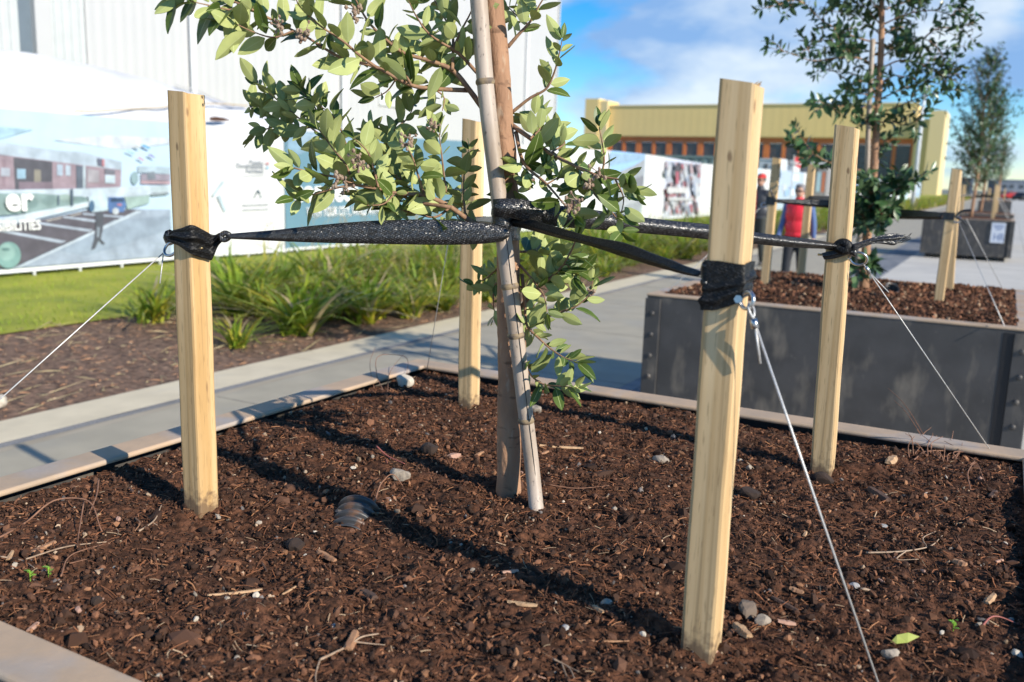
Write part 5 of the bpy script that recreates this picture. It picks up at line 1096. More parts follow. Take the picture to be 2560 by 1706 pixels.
B3([(1120, 820), (1040, 800), (900, 760), (840, 740)], 0, -.1); B3([(1150, 300), (1050, 200), (960, 130), (850, 60)], 0, .15); B3([(1150, 480), (1020, 420), (900, 400), (800, 340)], 0, .15); B3([(1155, 480), (1280, 400), (1420, 420), (1500, 480)], 0, .15); B3([(1155, 300), (1280, 230), (1420, 240)], 0, .1); B3([(1130, 720), (1240, 640), (1380, 640), (1480, 580)], 0, .1)
B3([(1155, 100), (1060, 0), (980, -60)], 0, 0); B3([(900, 480), (820, 420), (740, 380)], -.08, -.1); B3([(760, 230), (740, 330), (700, 420)], -.1, -.05); B3([(650, 170), (700, 90), (800, 40)], -.1, .0); B3([(1550, 340), (1640, 420), (1700, 520)], -.1, -.1); B3([(1600, 600), (1680, 650), (1700, 720)], -.1, -.1); B3([(1750, 130), (1820, 60), (1850, -20)], -.15, -.15)
cc = lambda x, y: ((2200+.2296*x)/SP, (380+.2296*y)/SP)
B3([(-140, 610), (0, 500), (150, 440), (280, 330), (400, 340)], 0, -.2, mp=cc, L0=.085, step=.03); B3([(-140, 640), (-60, 560), (60, 560), (160, 620)], -.02, -.25, mp=cc, L0=.085, step=.03); B3([(-140, 560), (-100, 460), (-40, 400), (-20, 340)], 0, -.15, mp=cc, L0=.08, step=.03); B3([(-130, 600), (-160, 500), (-220, 430), (-200, 400)], -.02, -.15, mp=cc, L0=.08, step=.03); B3([(-140, 620), (-180, 700), (-170, 800)], 0, -.15, mp=cc, L0=.08, step=.03); B3([(-130, 640), (-40, 720), (20, 800)], 0, -.15, mp=cc, L0=.075, step=.03); B3([(100, 480), (140, 400), (120, 330)], -.08, -.1, mp=cc, L0=.08, step=.03)
B3([(-160, 1130), (-175, 1230), (-190, 1340)], -.03, -.08, mp=cc, L0=.10, step=.03)
for i in range(14): a = rng.uniform(0, 6.28); y = rng.uniform(-500, 0); B3([(1155, y), (1155+300*math.cos(a), y-60), (1155+560*math.cos(a), y-140)], 0, .4*math.sin(a))
LV = []; kb = MB()
for pts, o0, o1, r_, st_, L0, step, k_ in BR:
    n = len(pts); P = [onV(*p, T2, (o0+(o1-o0)*i/(n-1))*1.6) for i, p in enumerate(pts)]
    kb.tube(smooth_path(P, 16), np.linspace(r_, .0015, 16), 6); twig_leaves(P, st_, step*.72, L0*1.18, LV, under=.12, **k_)
    for q in range(4):
        i0 = rng.integers(1, max(2, n-1)); s_ = P[i0]; e_ = s_+unit(P[-1]-P[0]+rng.normal(0, .5, 3))*rng.uniform(.08, .16); kb.tube([s_, (s_+e_)/2+[0, 0, .01], e_], [.003, .002, .001], 5); twig_leaves([s_, (s_+e_)/2+[0, 0, .01], e_], .2, step*.75, L0*1.15, LV, under=.12)
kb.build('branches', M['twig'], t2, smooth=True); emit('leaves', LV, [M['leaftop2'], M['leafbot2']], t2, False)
cp = [onV(*p, T2, -.05) for p in ((1968, 660), (1974, 560), k3(1030, 1470), k3(1045, 1000), k3(1065, 600), k3(1080, 330))]; cnr = root('bamboo_cane', cp[0], 'thin bamboo cane beside the trunk of the second tree', 'cane')
v, f = tube(smooth_path(cp, 20), .016, 10); mk('cane', v, f, M['cane'], cnr, smooth=True)
for i in (6, 13): p = smooth_path(cp, 20)[i]; v, f = tube([p-[0, 0, .006], p, p+[0, 0, .006]], [.0165, .019, .0165], 10, False); mk('node_ring', v, f, M['canering'], cnr)
def strap2(a, b, label, w0, w1, extra=None):
    st = root('tree_tie', a, label, 'tree tie', 'black ties of the second tree'); a, b = V3(a), V3(b); m_ = (a+b)/2
    ribbon('strap', [a+[0, 0, w0], m_+[0, 0, max(w0, w1)*1.15], b+[0, 0, w1]], [a-[0, 0, w0], m_-[0, 0, max(w0, w1)*1.15], b-[0, 0, w1]], st, .008, .003, .003, 2, 11, 8, 4)
    return st
def wrap2(st, c, z, h=.03):
    V = [(c[0]+a*.03, c[1]+b*.03, zz2) for zz2 in (z-h, z, z+h) for a, b in ((-1, -1), (1, -1), (1, 1), (-1, 1))]
    mk('stake_wrap', V, [(i*4+j, i*4+(j+1) % 4, (i+1)*4+(j+1) % 4, (i+1)*4+j) for i in range(2) for j in range(4)], M['strap'], st, uv=V3(V)[:, :2])
tz = lambda x, y: onV(x, y, T2)
z0 = onY(1780, 462, S2[0][1])[2]; z1 = onY(2180, 497, S2[1][1])[2]
st = strap2((S2[0][0]+.03, S2[0][1], z0), tz(1985, 474), 'black tie from the left stake of the second planter across the red vest', .012, .022); wrap2(st, S2[0], z0, .026)
P = [onY(x, y, S2[0][1]-.04) for x, y in ((1785, 464), (1776, 450), (1772, 440), (1771, 432))]; v, f = tube(smooth_path(P, 8), [.010]*5+[.008, .007, .004], 6); mk('loose_end', v, f, M['strap'], st)
st = strap2(tz(2000, 490), (S2[1][0]-.03, S2[1][1], z1), 'black tie from the second tree to the right stake of its planter', .026, .02); wrap2(st, S2[1], z1, .022)
P = [onY(x, y, S2[1][1]-.03) for x, y in ((2196, 500), (2206, 488), (2222, 484), (2232, 484))]; v, f = tube(smooth_path(P, 8), .009, 6); mk('loose_end', v, f, M['strap'], st)
P = [onY(x, y, S2[1][1]-.03) for x, y in ((2196, 500), (2212, 508), (2222, 518))]; v, f = tube(smooth_path(P, 8), .006, 6); mk('loose_end', v, f, M['strap'], st)
st = strap2((S2[2][0], S2[2][1], z0+.02), tz(1990, 465), 'black tie from the back left stake of the second planter to its tree', .014, .02)
eyebolt(stk2[0], (S2[0][0]-.045, S2[0][1]-.01, onY(1767, 472, S2[0][1])[2]), (1, 0, 0), (0, .5, 1), .016, .004); eyebolt(stk2[1], (S2[1][0]+.045, S2[1][1]-.01, onY(2198, 505, S2[1][1])[2]), (-1, 0, 0), (0, .5, 1), .018, .005)
e0 = V3((S2[1][0]+.06, S2[1][1]-.01, onY(2198, 512, S2[1][1])[2])); wire([e0, onZ(2308, 750, .99)], 'steel wire from the right front stake of the second planter to its corner', .0022)
e0 = V3((S2[3][0]+.05, S2[3][1], e0[2])); wire([e0, onZ(2306, 668, .99)], 'steel wire from the hidden back stake of the second planter to its far corner', .0022)
e0 = V3((S2[0][0]-.06, S2[0][1]-.01, onY(1765, 476, S2[0][1])[2])); wire([e0, V3((-1.8, 5.35, .99))], 'steel wire from the left stake of the second planter to its near corner', .0022)
# --- trees and stakes of the far planters
def far_tree(x, y, H, label, n, spread):
    ro = root('young_tree', (x, y, .97), label, 'tree', 'young trees in the far planters'); b = V3((x, y, .95))
    P = smooth_path([b, b+[.04, 0, H*.4], b+[.0, .03, H*.75], b+[.05, 0, H]], 20); v, f = tube(P, np.linspace(.04, .008, 20), 8); mk('trunk', v, f, M['bark'], ro, smooth=True)
    k = MB(); LV = []
    for i in range(n):
        t = rng.uniform(.16, .97)**.9; c = b+(V3([.02, .02, H]))*t; a = rng.uniform(0, 6.28); L = spread*(.35+1.0*math.sin(math.pi*min(1, (t-.05)**.62)))*rng.uniform(.3, 1.35)
        d = unit([math.cos(a), math.sin(a), rng.uniform(.5, 1.3)]); Pb = [c, c+d*L*.5, c+d*L+V3([0, 0, .22*L])]; k.tube(smooth_path(Pb, 6), np.linspace(.010, .003, 6), 5); twig_leaves(Pb, .12, .07, .11, LV, under=.1, tipn=3)
        for q in range(2): e_ = Pb[1]+unit(d+rng.normal(0, .6, 3))*L*.45; twig_leaves([Pb[1], (Pb[1]+e_)/2, e_], .1, .07, .105, LV, under=.1)
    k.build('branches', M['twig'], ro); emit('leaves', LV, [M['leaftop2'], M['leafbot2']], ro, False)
far_tree(-.78, 25.2, 3.9, 'third tree of the row, tall and narrow, beside the street lamp', 120, .62)
far_tree(-.72, 31.2, 3.6, 'fourth tree of the row, smaller, behind the third planter', 80, .58)
far_tree(-.7, 68., 4.2, 'fifth tree of the row, far down the street', 50, .65); far_tree(-.7, 74.5, 4.4, 'last tree of the row, farthest down the street', 50, .65)
GF2 = 'stakes in the far planters'
for j, y in enumerate((24.2, 30.2, 67., 73.5)):
    for i, (sx_, sy_) in enumerate(((-.3, .55), (-.3, 1.6), (-1.25, .6), (-1.25, 1.55))):
        s_ = stake((sx_, y+sy_), 1.80, M['stakeA'], 'pale timber stake at the %s corner of the %s planter' % (['right front', 'right back', 'left front', 'left back'][i], ['third', 'fourth', 'fifth', 'last'][j]), coarse=True, s=.032); s_['group'] = GF2
    if j < 2:
        st = root('tree_tie', (-.3, y+.55, 1.5), 'black tie between stakes and trunk in the %s planter' % ['third', 'fourth'][j], 'tree tie', 'ties of the far trees')
        v, f = tube([(-1.25, y+.6, 1.5), (-.75, y+1.0, 1.52), (-.3, y+.55, 1.5)], .02, 6); mk('strap', v, f, M['strap'], st, uv=V3(v)[:, :2])
        e0 = V3((-.26, y+.55, 1.5)); wire([e0, (.05, y+.15, .99)], 'wire from the right front stake of the %s planter' % ['third', 'fourth'][j], .004); wire([(-.26, y+1.6, 1.5), (.05, y+1.9, .99)], 'wire from the right back stake of the %s planter' % ['third', 'fourth'][j], .004)

# ------------------------------------------------------------------ people
def ell(c, r, nu=16, nv=10):
    th = np.linspace(0, 2*math.pi, nu, endpoint=False); ph = np.linspace(-math.pi/2, math.pi/2, nv); V = [(c[0]+r[0]*math.cos(p)*math.cos(t), c[1]+r[1]*math.cos(p)*math.sin(t), c[2]+r[2]*math.sin(p)) for p in ph for t in th]
    return V, [(i*nu+j, i*nu+(j+1) % nu, (i+1)*nu+(j+1) % nu, (i+1)*nu+j) for i in range(nv-1) for j in range(nu)]
def body(k, segs):
    for s in segs:
        if s[0] == 'e': v, f = ell(s[1], s[2]); k.add(v, f)
        else:
            P = V3(s[1]); n = 10*(len(P)-1)+1; SPp = smooth_path(P, n); rr = np.interp(np.linspace(0, 1, n), np.linspace(0, 1, len(s[2])), s[2]); v, f = tube(SPp, rr, 12); k.add(v, f)
            for p, r_ in ((SPp[0], rr[0]), (SPp[-1], rr[-1])): v, f = ell(p, (r_, r_, r_), 12, 8); k.add(v, f)
def person(px0, py0, Hh, head_deg, label, top_c, sleeve_c, leg_c, hair_c, cap=None, puffy=True, step=.14, armswing=.12):
    p = onZ(px0, py0); s = Hh/1.70; ro = root('person', p, label, 'person'); ca, sa = math.cos(R(head_deg)), math.sin(R(head_deg))
    def X(q): q = V3(q)*s; return p+np.array([ca*q[0]-sa*q[1], sa*q[0]+ca*q[1], q[2]])
    def build(name, segs, m, par=ro, vox=.016, sm=4):
        k = MB(); sg = []
        for t in segs:
            if t[0] == 'e': sg.append(('e', X(t[1]), tuple(V3(t[2])*s)))
            else: sg.append(('t', [X(q) for q in t[1]], [r_*s for r_ in t[2]]))
        body(k, sg); o = k.build(name, m, par, smooth=True)
        md = o.modifiers.new('weld', 'REMESH'); md.mode = 'VOXEL'; md.voxel_size = vox*s; md.use_smooth_shade = True
        m2 = o.modifiers.new('soft', 'SMOOTH'); m2.iterations = sm; m2.factor = .5
        return o
    skin = flat('skin', (.52, .29, .20)); a = armswing
    # local frame: -y is the way the person faces, x to the person's left
    sh = 1.36; hp = .88
    arm = lambda sx, sw: [(sx*.19, 0, sh), (sx*.235, .02-sw*.3, 1.10), (sx*.245, -.03-sw, .86)]
    leg = lambda sx, st_: [(sx*.09, 0, hp), (sx*.095, -.03-st_*.4, .48), (sx*.095, .02-st_, .09)]
    fingers = []
    for sx, sw in ((-1, a), (1, -a)):
        h = V3(arm(sx, sw)[2]); fingers.append(('e', h+[0, -.01, -.05], (.022, .042, .052)))
        for q in range(4): b0 = h+[-sx*.004, -.036+q*.02, -.085]; fingers.append(('t', [b0, b0+[-sx*.006, -.006, -.035], b0+[-sx*.018, -.006, -.062+.008*abs(q-1.3)]], [.0095, .009, .0075]))
        fingers.append(('t', [h+[-sx*.005, -.045, -.04], h+[-sx*.015, -.066, -.07], h+[-sx*.02, -.066, -.09]], [.011, .0095, .008]))
    build('body', [('e', (0, 0, 1.585), (.072, .09, .11)), ('e', (0, -.035, 1.54), (.055, .055, .065)), ('t', [(0, .01, 1.36), (0, -.005, 1.53)], [.055, .05]), ('e', (0, 0, 1.22), (.16, .10, .2)), ('e', (0, 0, .95), (.15, .10, .14)), ('t', arm(-1, a), [.05, .042, .028]), ('t', arm(1, -a), [.05, .042, .028]), ('t', leg(-1, step), [.085, .058, .04]), ('t', leg(1, -step), [.085, .058, .04]),
        ('e', (0, -.092, 1.565), (.013, .018, .022)), ('e', (-.075, .005, 1.575), (.012, .02, .03)), ('e', (.075, .005, 1.575), (.012, .02, .03)), ('e', (-.03, -.083, 1.535), (.02, .012, .016)), ('e', (.03, -.083, 1.535), (.02, .012, .016))]+fingers, skin, vox=.010, sm=2)
    build('trousers', [('t', leg(-1, step), [.105, .075, .062]), ('t', leg(1, -step), [.105, .075, .062]), ('e', (0, 0, .93), (.165, .115, .12))], flat('trousers_%d' % int(leg_c[0]*1000), leg_c, .8))
    build('shoe', [('e', (-.095, -.06-step, .045), (.045, .125, .045))], flat('shoe', (.06, .055, .05)), sm=2); build('shoe', [('e', (.095, -.04+step, .045), (.045, .125, .045))], flat('shoe', 0), sm=2)
    build('sleeves', [('t', arm(sx, sw)[:2]+[tuple(V3(arm(sx, sw)[2])*.93+V3(arm(sx, sw)[1])*.07)], [.064, .050, .042]) for sx, sw in ((-1, a), (1, -a))]+[('t', [(-.19, 0, sh), (.19, 0, sh)], [.06, .06])], flat('sleeve_%d' % int(sleeve_c[2]*1000), sleeve_c, .8))
    tops_ = [('e', (0, 0, 1.22), (.205, .145, .20)), ('e', (0, 0, 1.02), (.20, .145, .20)), ('e', (0, 0, .90), (.195, .14, .07)), ('t', [(-.13, 0, 1.34), (.13, 0, 1.34)], [.085, .085]), ('t', [(0, .01, 1.36), (0, 0, 1.45)], [.088, .075])]
    if False: tops_ += [('e', (0, -.01, z), (.2052, .1455, .09)) for z in (.90, .965, 1.03, 1.095, 1.16, 1.225, 1.29)]
    vest = build('vest' if puffy else 'jacket', tops_, flat('top_%d' % int(top_c[0]*1000), top_c, .5), sm=2, vox=.012)
    k = MB(); k.add([X((-.006, -.152, .86)), X((.006, -.152, .86)), X((.006, -.150, 1.40)), X((-.006, -.150, 1.40)), X((0, -.166, 1.1))], [(0, 1, 4), (1, 2, 4), (2, 3, 4), (3, 0, 4)]); k.build('zip', flat('zip', tuple(q*.5 for q in top_c)), vest)
    build('hair', [('e', (0, .022, 1.625), (.088, .092, .085)), ('e', (-.062, .01, 1.61), (.03, .06, .05)), ('e', (.062, .01, 1.61), (.03, .06, .05)), ('e', (0, -.045, 1.675), (.065, .045, .03))], flat('hair_%d' % int(hair_c[0]*1000), hair_c, .8), vox=.01, sm=1)
    k = MB()
    for sx in (-1, 1):
        v, f = ell(X((sx*.034, -.094, 1.588)), (.026*s, .012*s, .018*s), 12, 8); k.add(v, f); k.tube([X((sx*.058, -.085, 1.592)), X((sx*.078, .0, 1.59))], .004*s, 5)
    k.tube([X((-.012, -.1, 1.59)), X((.012, -.1, 1.59))], .004*s, 5); k.build('sunglasses', flat('shades', (.012, .012, .014), .2), ro, smooth=True)
    k = MB(); v, f = ell(X((0, -.088, 1.508)), (.026*s, .010*s, .006*s), 10, 6); k.add(v, f); k.build('mouth', flat('lips', (.36, .13, .11)), ro)
    if cap: build('cap', [('e', (0, .01, 1.655), (.093, .105, .065)), ('e', (0, -.11, 1.645), (.07, .07, .012))], flat('cap_red', cap, .7), vox=.01, sm=1)
    return ro
person(1819, 668, 1.67, -8, 'woman with grey hair, sunglasses, red padded vest and blue sleeves, between the stakes', (.85, .03, .05), (.10, .16, .34), (.018, .020, .026), (.26, .25, .26))
person(1733, 611, 1.84, -10, 'person in a red cap and dark padded jacket, mostly hidden by the front right stake', (.030, .033, .042), (.030, .033, .042), (.045, .05, .045), (.1, .09, .08), cap=(.62, .03, .03), step=.1)

# ------------------------------------------------------------------ things lying in the soil
def sp(x, y, up=0.):
    P = onZ(x, y, .95)
    for _ in range(3): P = onZ(x, y, float(soilz(P[0], P[1]))+.003)
    return P+np.array([0, 0, up])
def pebble(x, y, wpx, m, label, name='stone', cat='stone', flat_=.6, group=None, asp=.75):
    c = sp(x, y); r_ = wpx*SP*((c-EYE)@fw)/FPX/2
    import mathutils
    nsub = 2; vs = [tuple(v) for v in ICO]; fs = [tuple(f) for f in ICF]
    for _ in range(nsub):
        cache = {}; nf = []
        def mid(a, b):
            kx = (min(a, b), max(a, b))
            if kx not in cache: q = unit(V3(vs[a])+V3(vs[b])); vs.append(tuple(q)); cache[kx] = len(vs)-1
            return cache[kx]
        for a, b, d in fs: e1, e2, e3 = mid(a, b), mid(b, d), mid(d, a); nf += [(a, e1, e3), (b, e2, e1), (d, e3, e2), (e1, e2, e3)]
        fs = nf
    V = V3(vs); pn = [unit(rng.normal(size=3)) for _ in range(7)]
    for q in pn: dd = V@q; V = V-np.outer(np.clip(dd-rng.uniform(.55, .85), 0, None), q)
    V = V*(1+.05*np.sin(V[:, :1]*7+V[:, 1:2]*5)); az = rng.uniform(0, 3.1); ca, sa = math.cos(az), math.sin(az)
    V = V*V3([r_, r_*asp, r_*flat_]); V = np.c_[ca*V[:, 0]-sa*V[:, 1], sa*V[:, 0]+ca*V[:, 1], V[:, 2]]+c+[0, 0, r_*flat_*.45]
    o = mk(name, V, np.array(fs), m, loc=c); tag(o, label, cat, group); return o
def chip(x, y, Lpx, ang, m, label, wf=.28, group=None, name='wood_chip', cat='wood chip', up=.2):
    """splinter of wood, Lpx long on the photo, lying at screen angle ang"""
    a = R(ang); A = sp(x-math.cos(a)*Lpx/2, y-math.sin(a)*Lpx/2); B = sp(x+math.cos(a)*Lpx/2, y+math.sin(a)*Lpx/2); L = np.linalg.norm(B-A); d = (B-A)/L; L = min(L, 1.25*Lpx*SP*(((A+B)/2-EYE)@fw)/FPX); s = unit(np.cross(d, [0, 0, 1])); u = np.cross(s, d); w_ = L*wf
    n = 6; V = []; c = (A+B)/2+[0, 0, w_*.22]
    for i in range(n+1):
        t = i/n-.5; e = (.55+.45*math.sin(math.pi*(i+.8)/(n+1.6)))*(1+rng.uniform(-.12, .12)); o_ = s*w_*rng.uniform(-.06, .06)
        for a_, b_ in ((-1, -.4), (-.5, .55), (.5, .6), (1, -.3), (0, -.6)): V.append(c+d*L*t*(1+rng.uniform(-.03, .03))+s*a_*w_*.5*e+u*b_*w_*.42*e+o_+u*up*L*.3*(t*t))
    F = [(i*5+j, i*5+(j+1) % 5, (i+1)*5+(j+1) % 5, (i+1)*5+j) for i in range(n) for j in range(5)]+[(4, 3, 2, 1, 0), tuple(n*5+j for j in range(5))]
    o = mk(name, V, F, m, loc=c); tag(o, label, cat, group); return o
def rootlet(pts, r_, m, label, up=.004, group=None, name='root', forks=()):
    P = [sp(x, y, up+(h[0] if h else 0)) for x, y, *h in pts]; ro = MB(); S_ = smooth_path(P, 6*len(P)); ro.tube(S_, np.linspace(r_, r_*.5, len(S_)), 6)
    for fk in forks: Q = [sp(x, y, up+(h[0] if h else 0)) for x, y, *h in fk]; S2_ = smooth_path(Q, 5*len(Q)); ro.tube(S2_, np.linspace(r_*.8, r_*.35, len(S2_)), 5)
    o = ro.build(name, m, None, loc=P[0], smooth=True); tag(o, label, name, group); return o
# corrugated pipe end
c = sp(815, 1186); pr_ = root('drain_pipe', c, 'end of a black corrugated plastic pipe sticking out of the soil left of the trunk', 'pipe'); ax = unit(HEAD*.86+np.array([.10, 0, .36])); c = c+HEAD*.045-np.array([0, 0, .012]); k = []; zs = np.linspace(-.08, .016, 80)
P = [c+ax*z for z in zs]; rr2 = [.041+.0052*np.sign(math.sin(z*2*math.pi/.021))*abs(math.sin(z*2*math.pi/.021))**.35 for z in zs]; v, f = tube(P, rr2, 28, False); o = mk('pipe_wall', v, f, M['pipe'], pr_, smooth=True); md = o.modifiers.new('t', 'SOLIDIFY'); md.thickness = .003
v, f = tube([P[-1]-ax*.012, P[-1]-ax*.010], .037, 24); mk('soil_plug', v, f, M['soil'], pr_)
zs = np.linspace(-.07, .045, 40); c = onZ(2045, 672, 1.0); pr_ = root('drain_pipe', c, 'black corrugated pipe end beside the trunk in the second planter', 'pipe'); ax = unit([.2, -.3, .5]); P = [c+ax*z for z in zs]; rr2 = [.041+.0052*np.sign(math.sin(z*2*math.pi/.021))*abs(math.sin(z*2*math.pi/.021))**.35 for z in zs]; v, f = tube(P, rr2, 20, False); mk('pipe_wall', v, f, M['pipe'], pr_, smooth=True)
pebble(918, 1097, 54, M['stone'], 'chunky pale stone in the soil between pipe and trunk', flat_=.55)
pebble(928, 886, 46, flat('stone_white', (.56, .50, .41), .85), 'white and brown chunk near the far left corner of the soil', flat_=.8)
pebble(590, 1371, 25, flat('stone_white', 0), 'small grey white pebble beside the long tan twig in the lower left')
pebble(1390, 1391, 36, M['stone'], 'grey stone in the soil to the left of the foot of the front stake'); pebble(2046, 1508, 42, M['stone'], 'rounded tan stone at the lower right beside the steel wire', flat_=.7)
pebble(1962, 1352, 32, flat('stone_grey', (.42, .40, .38), .85), 'pale mottled stone touching the thick wire at the lower right'); pebble(181, 1404, 25, flat('stone_pink', (.40, .24, .18), .8), 'smooth pinkish pebble at the lower left of the soil'); pebble(2335, 1508, 34, flat('stone_white', 0), 'white stone at the lower right edge of the soil')
pebble(771, 1442, 24, flat('stone_blue', (.38, .37, .35), .7), 'small pale blue grey pebble at bottom centre left', flat_=.5); pebble(1300, 1446, 30, flat('stone_grey', 0), 'flat light grey pebble below the shadow at bottom centre', flat_=.4); pebble(2028, 1210, 26, flat('stone_blue', 0), 'flat slate grey chip right of the wire', flat_=.25)
pebble(1715, 1412, 66, flat('clod', (.16, .12, .09), .95), 'large crumbly clod just right of the foot of the front stake', 'clod', 'clod', .7); pebble(1752, 1432, 42, flat('clod2', (.34, .28, .22), .95), 'pale speckled clod beside the larger clod at the front stake', 'clod', 'clod', .7)
pebble(1520, 1062, 46, flat('clod2', 0), 'pale clod in the middle of the soil right of the trunk', 'clod', 'clod', .45); pebble(680, 1260, 60, flat('clod_dark', (.040, .024, .017), .98), 'dark soil clod in the middle left of the planter', 'clod', 'clod', .5); pebble(1230, 946, 34, M['stone'], 'rounded tan stone behind the foot of the cane', flat_=.6); pebble(222, 1386, 34, flat('clod_dark', 0), 'dark brown clod next to the pinkish pebble', 'clod', 'clod', .7)
pebble(990, 1040, 60, flat('clod_dark', 0), 'dark clod left of the trunk near the back of the soil', 'clod', 'clod', .6); pebble(1720, 1140, 60, flat('clod_dark', 0), 'dark clod between the two right stakes', 'clod', 'clod', .5); pebble(1890, 1108, 56, flat('clod_dark', 0), 'soil clod heaped against the foot of the right back stake', 'clod', 'clod', .6)
chip(1043, 1053, 32, -10, flat('chip_pink', (.46, .27, .19), .8), 'pinkish wood chunk in the soil just left of the trunk', .6); chip(2047, 1063, 46, -48, M['chiptan'], 'bright tan wood chip near the far right edge of the soil', .42); chip(2020, 1142, 58, 33, M['chipdark'], 'brown stick shaped wood chip right of the steel wire', .34)
chip(750, 1281, 52, 30, M['chip'], 'orange brown wood splinter below the pipe', .26); chip(808, 1478, 62, 115, M['chip'], 'upright orange wood chip at the bottom centre left', .34); chip(845, 1371, 58, 30, M['chipdark'], 'dark brown bark chip at the lower centre left', .38); chip(540, 1365, 125, -6, M['chiptan'], 'long tan twig fragment in the lower left of the soil', .09)
chip(1200, 1391, 68, 8, M['chiptan'], 'pale flat wood chip lying in the stake shadow at bottom centre', .22); chip(1388, 1475, 116, 1, M['chip'], 'thin bright orange twig at the bottom in front of the stake', .06); chip(1706, 1455, 44, 40, M['chiptan'], 'splintered light wood piece right of the foot of the front stake', .55); chip(1803, 1391, 68, 28, M['chipdark'], 'narrow brown wood strip between front stake and wire', .2)
chip(1807, 1434, 42, 10, flat('chip_pink', 0), 'pale wood fragment below the narrow brown strip', .4); chip(2275, 1380, 44, -50, M['chiptan'], 'curved tan wood piece at the right', .3); chip(2205, 1298, 30, 20, M['chip'], 'round orange brown bark piece at the right', .8); chip(1290, 1030, 100, 4, M['chiptan'], 'long tan bark strip right of the cane', .1); chip(100, 1262, 60, -25, M['chip'], 'reddish wood chip under the roots at the left', .3); chip(1830, 1360, 34, 20, M['chip'], 'red brown bark piece between the front stake and the wire', .5)
o = mk('fallen_leaf', [sp(2046, 1476), sp(2060, 1470, .008), sp(2085, 1470, .012), sp(2112, 1474, .008), sp(2085, 1480, .002), sp(2060, 1481, .001)], [(0, 1, 5), (1, 2, 4, 5), (2, 3, 4)], M['fallen'], loc=sp(2080, 1475)); tag(o, 'yellow green fallen leaf on the soil at the lower right', 'leaf')
rootlet([(0, 1240), (60, 1205), (130, 1186, .03), (190, 1188, .035), (235, 1226)], .0022, M['root'], 'long arched reddish root at the left side of the soil', forks=[[(195, 1190, .03), (180, 1240), (178, 1262)]])
rootlet([(60, 1290), (150, 1262), (245, 1250)], .0018, M['rootpale'], 'pale straight root below the arched root at the left'); rootlet([(0, 1284), (40, 1290), (80, 1310)], .0016, M['rootpale'], 'thin root at the left edge of the soil'); rootlet([(140, 1330), (165, 1280), (240, 1255)], .0014, M['root'], 'thin forked root in the middle of the left roots', forks=[[(160, 1300), (200, 1290)]])
rootlet([(228, 1120, .015), (222, 1155, .01), (205, 1185)], .002, M['root'], 'reddish bent root left of the left stake'); rootlet([(320, 1225), (350, 1205), (372, 1175, .01)], .002, M['rootpale'], 'forked pale twig beside the foot of the left stake', forks=[[(350, 1205), (362, 1212)]]); rootlet([(312, 1195), (318, 1215), (310, 1225)], .0018, M['chip'], 'short curved orange root beside the left stake')
rootlet([(735, 1522), (800, 1490), (830, 1470), (870, 1462)], .0022, M['rootpale'], 'pale forked twig beside the upright chip at bottom centre left', forks=[[(735, 1522), (725, 1560), (730, 1590)], [(810, 1480), (850, 1485), (885, 1488)]])
rootlet([(860, 1160), (880, 1130, .02), (905, 1115, .02), (925, 1120)], .002, M['root'], 'thin bent root above the pipe'); rootlet([(865, 1040, .012), (885, 1055, .008), (930, 1070)], .0022, flat('root_red', (.38, .12, .09)), 'red forked twig left of the trunk', forks=[[(885, 1055), (890, 1068)]])
rootlet([(880, 900), (865, 880, .03), (880, 855, .06), (920, 850, .05), (935, 880, .01)], .0015, M['root'], 'thin wiry roots standing up at the far left corner of the soil', forks=[[(860, 895), (850, 870, .05), (862, 850, .08)], [(890, 905), (900, 870, .03), (930, 850, .06)]])
rootlet([(1990, 1275), (2070, 1272), (2130, 1262), (2165, 1235)], .002, M['rootpale'], 'branched pale twig right of the steel wire', forks=[[(2080, 1272), (2060, 1290), (2110, 1290)], [(2130, 1262), (2120, 1245), (2150, 1225)]])
fk = []
for i in range(34): x0 = rng.uniform(2080, 2230); y0 = 1030+(x0-2080)*.12+rng.uniform(-8, 25); h = rng.uniform(.01, .05); fk.append([(x0, y0), (x0+rng.uniform(-12, 12), y0-rng.uniform(2, 8), h*.6), (x0+rng.uniform(-30, 20), y0-rng.uniform(4, 14), h)])
fk += [[(2140, 1035), (2085, 985, .05), (2035, 942, .07)], [(2135, 1035), (2085, 990, .04), (2050, 958, .05)]]
rootlet([(2100, 1060), (2130, 1047, .008), (2190, 1048, .008), (2260, 1068)], .002, M['root'], 'tangle of thin red brown roots at the far right edge of the soil', forks=fk)
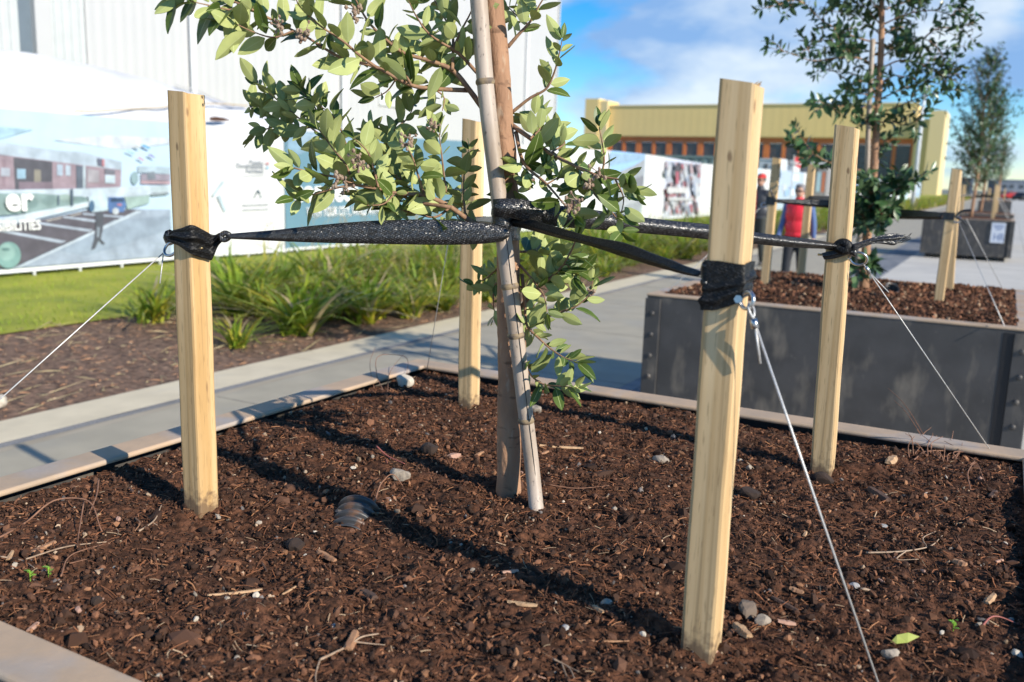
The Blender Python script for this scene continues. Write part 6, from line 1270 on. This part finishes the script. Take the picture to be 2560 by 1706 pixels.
rootlet([(2230, 1130), (2222, 1105, .02), (2240, 1085, .02), (2262, 1110)], .0016, M['root'], 'arched thin root at the right below the root tangle'); rootlet([(2250, 1450), (2290, 1432, .008), (2340, 1440)], .002, flat('root_red', 0), 'red curved root at the right edge'); rootlet([(1270, 1520), (1300, 1535), (1320, 1565)], .0016, M['rootpale'], 'straw coloured rootlet at the bottom centre', forks=[[(1300, 1535), (1330, 1550)], [(1290, 1530), (1310, 1580)]]); rootlet([(1260, 1118), (1320, 1126), (1400, 1120)], .0014, M['root'], 'long thin root across the soil right of the cane')
def sprout(x, y, label):
    c = sp(x, y); out = []; ro = root('seedling', c, label, 'seedling'); v, f = tube([c, c+[0, 0, .018]], .0009, 5); mk('stem', v, f, M['sprout'], ro)
    for i in range(6): a = i*1.05+rng.uniform(-.3, .3); out.append((c+V3([0, 0, .006+.003*i]), (math.cos(a), math.sin(a), .5), (0, 0, 1), .009, .006))
    emit('leaves', out, [M['sprout'], M['sprout']], ro, False)
sprout(70, 1336, 'small bright green seedling at the left edge of the soil'); sprout(112, 1326, 'second bright green seedling, right of the first at the left edge'); sprout(2190, 1452, 'tiny green seedling at the lower right')
# loose pebbles and chips one can still tell from the crumbs
for i in range(64):
    x, y = rng.uniform(0, 2353), rng.uniform(940, 1560); P = onZ(x, y, .95)
    if not (-1.77 < P[0] < .09 and .77 < P[1] < 2.6): continue
    if rng.random() < .5: pebble(x, y, rng.uniform(8, 18), [flat('stone_tan', (.34, .25, .17), .85), flat('stone_pink', 0), M['stone'], flat('stone_dull', (.26, .22, .18), .85), flat('stone_white', 0)][int(rng.integers(0, 5))], 'small loose pebble among the soil crumbs', group='small pebbles in the soil', flat_=rng.uniform(.5, .9))
    else: chip(x, y, rng.uniform(14, 38), rng.uniform(-70, 70), [M['chip'], M['chiptan'], M['chipdark'], flat('chip_pink', 0)][int(rng.integers(0, 4))], 'small loose splinter of wood lying on the soil', rng.uniform(.12, .4), group='small wood splinters in the soil')
# pale stone on the mulch bed at the left edge
c = onZ(3, 940); o = pebble(3, 940, 40, flat('stone_white', 0), 'pale cream stone on the mulch bed at the left edge', flat_=.8); 
V = np.array([v.co[:] for v in o.data.vertices]); s_ = ((c-EYE)@fw)/((sp(3, 940)-EYE)@fw)
o.location = tuple(c+[0, 0, .03]); o.scale = (s_, s_, s_)
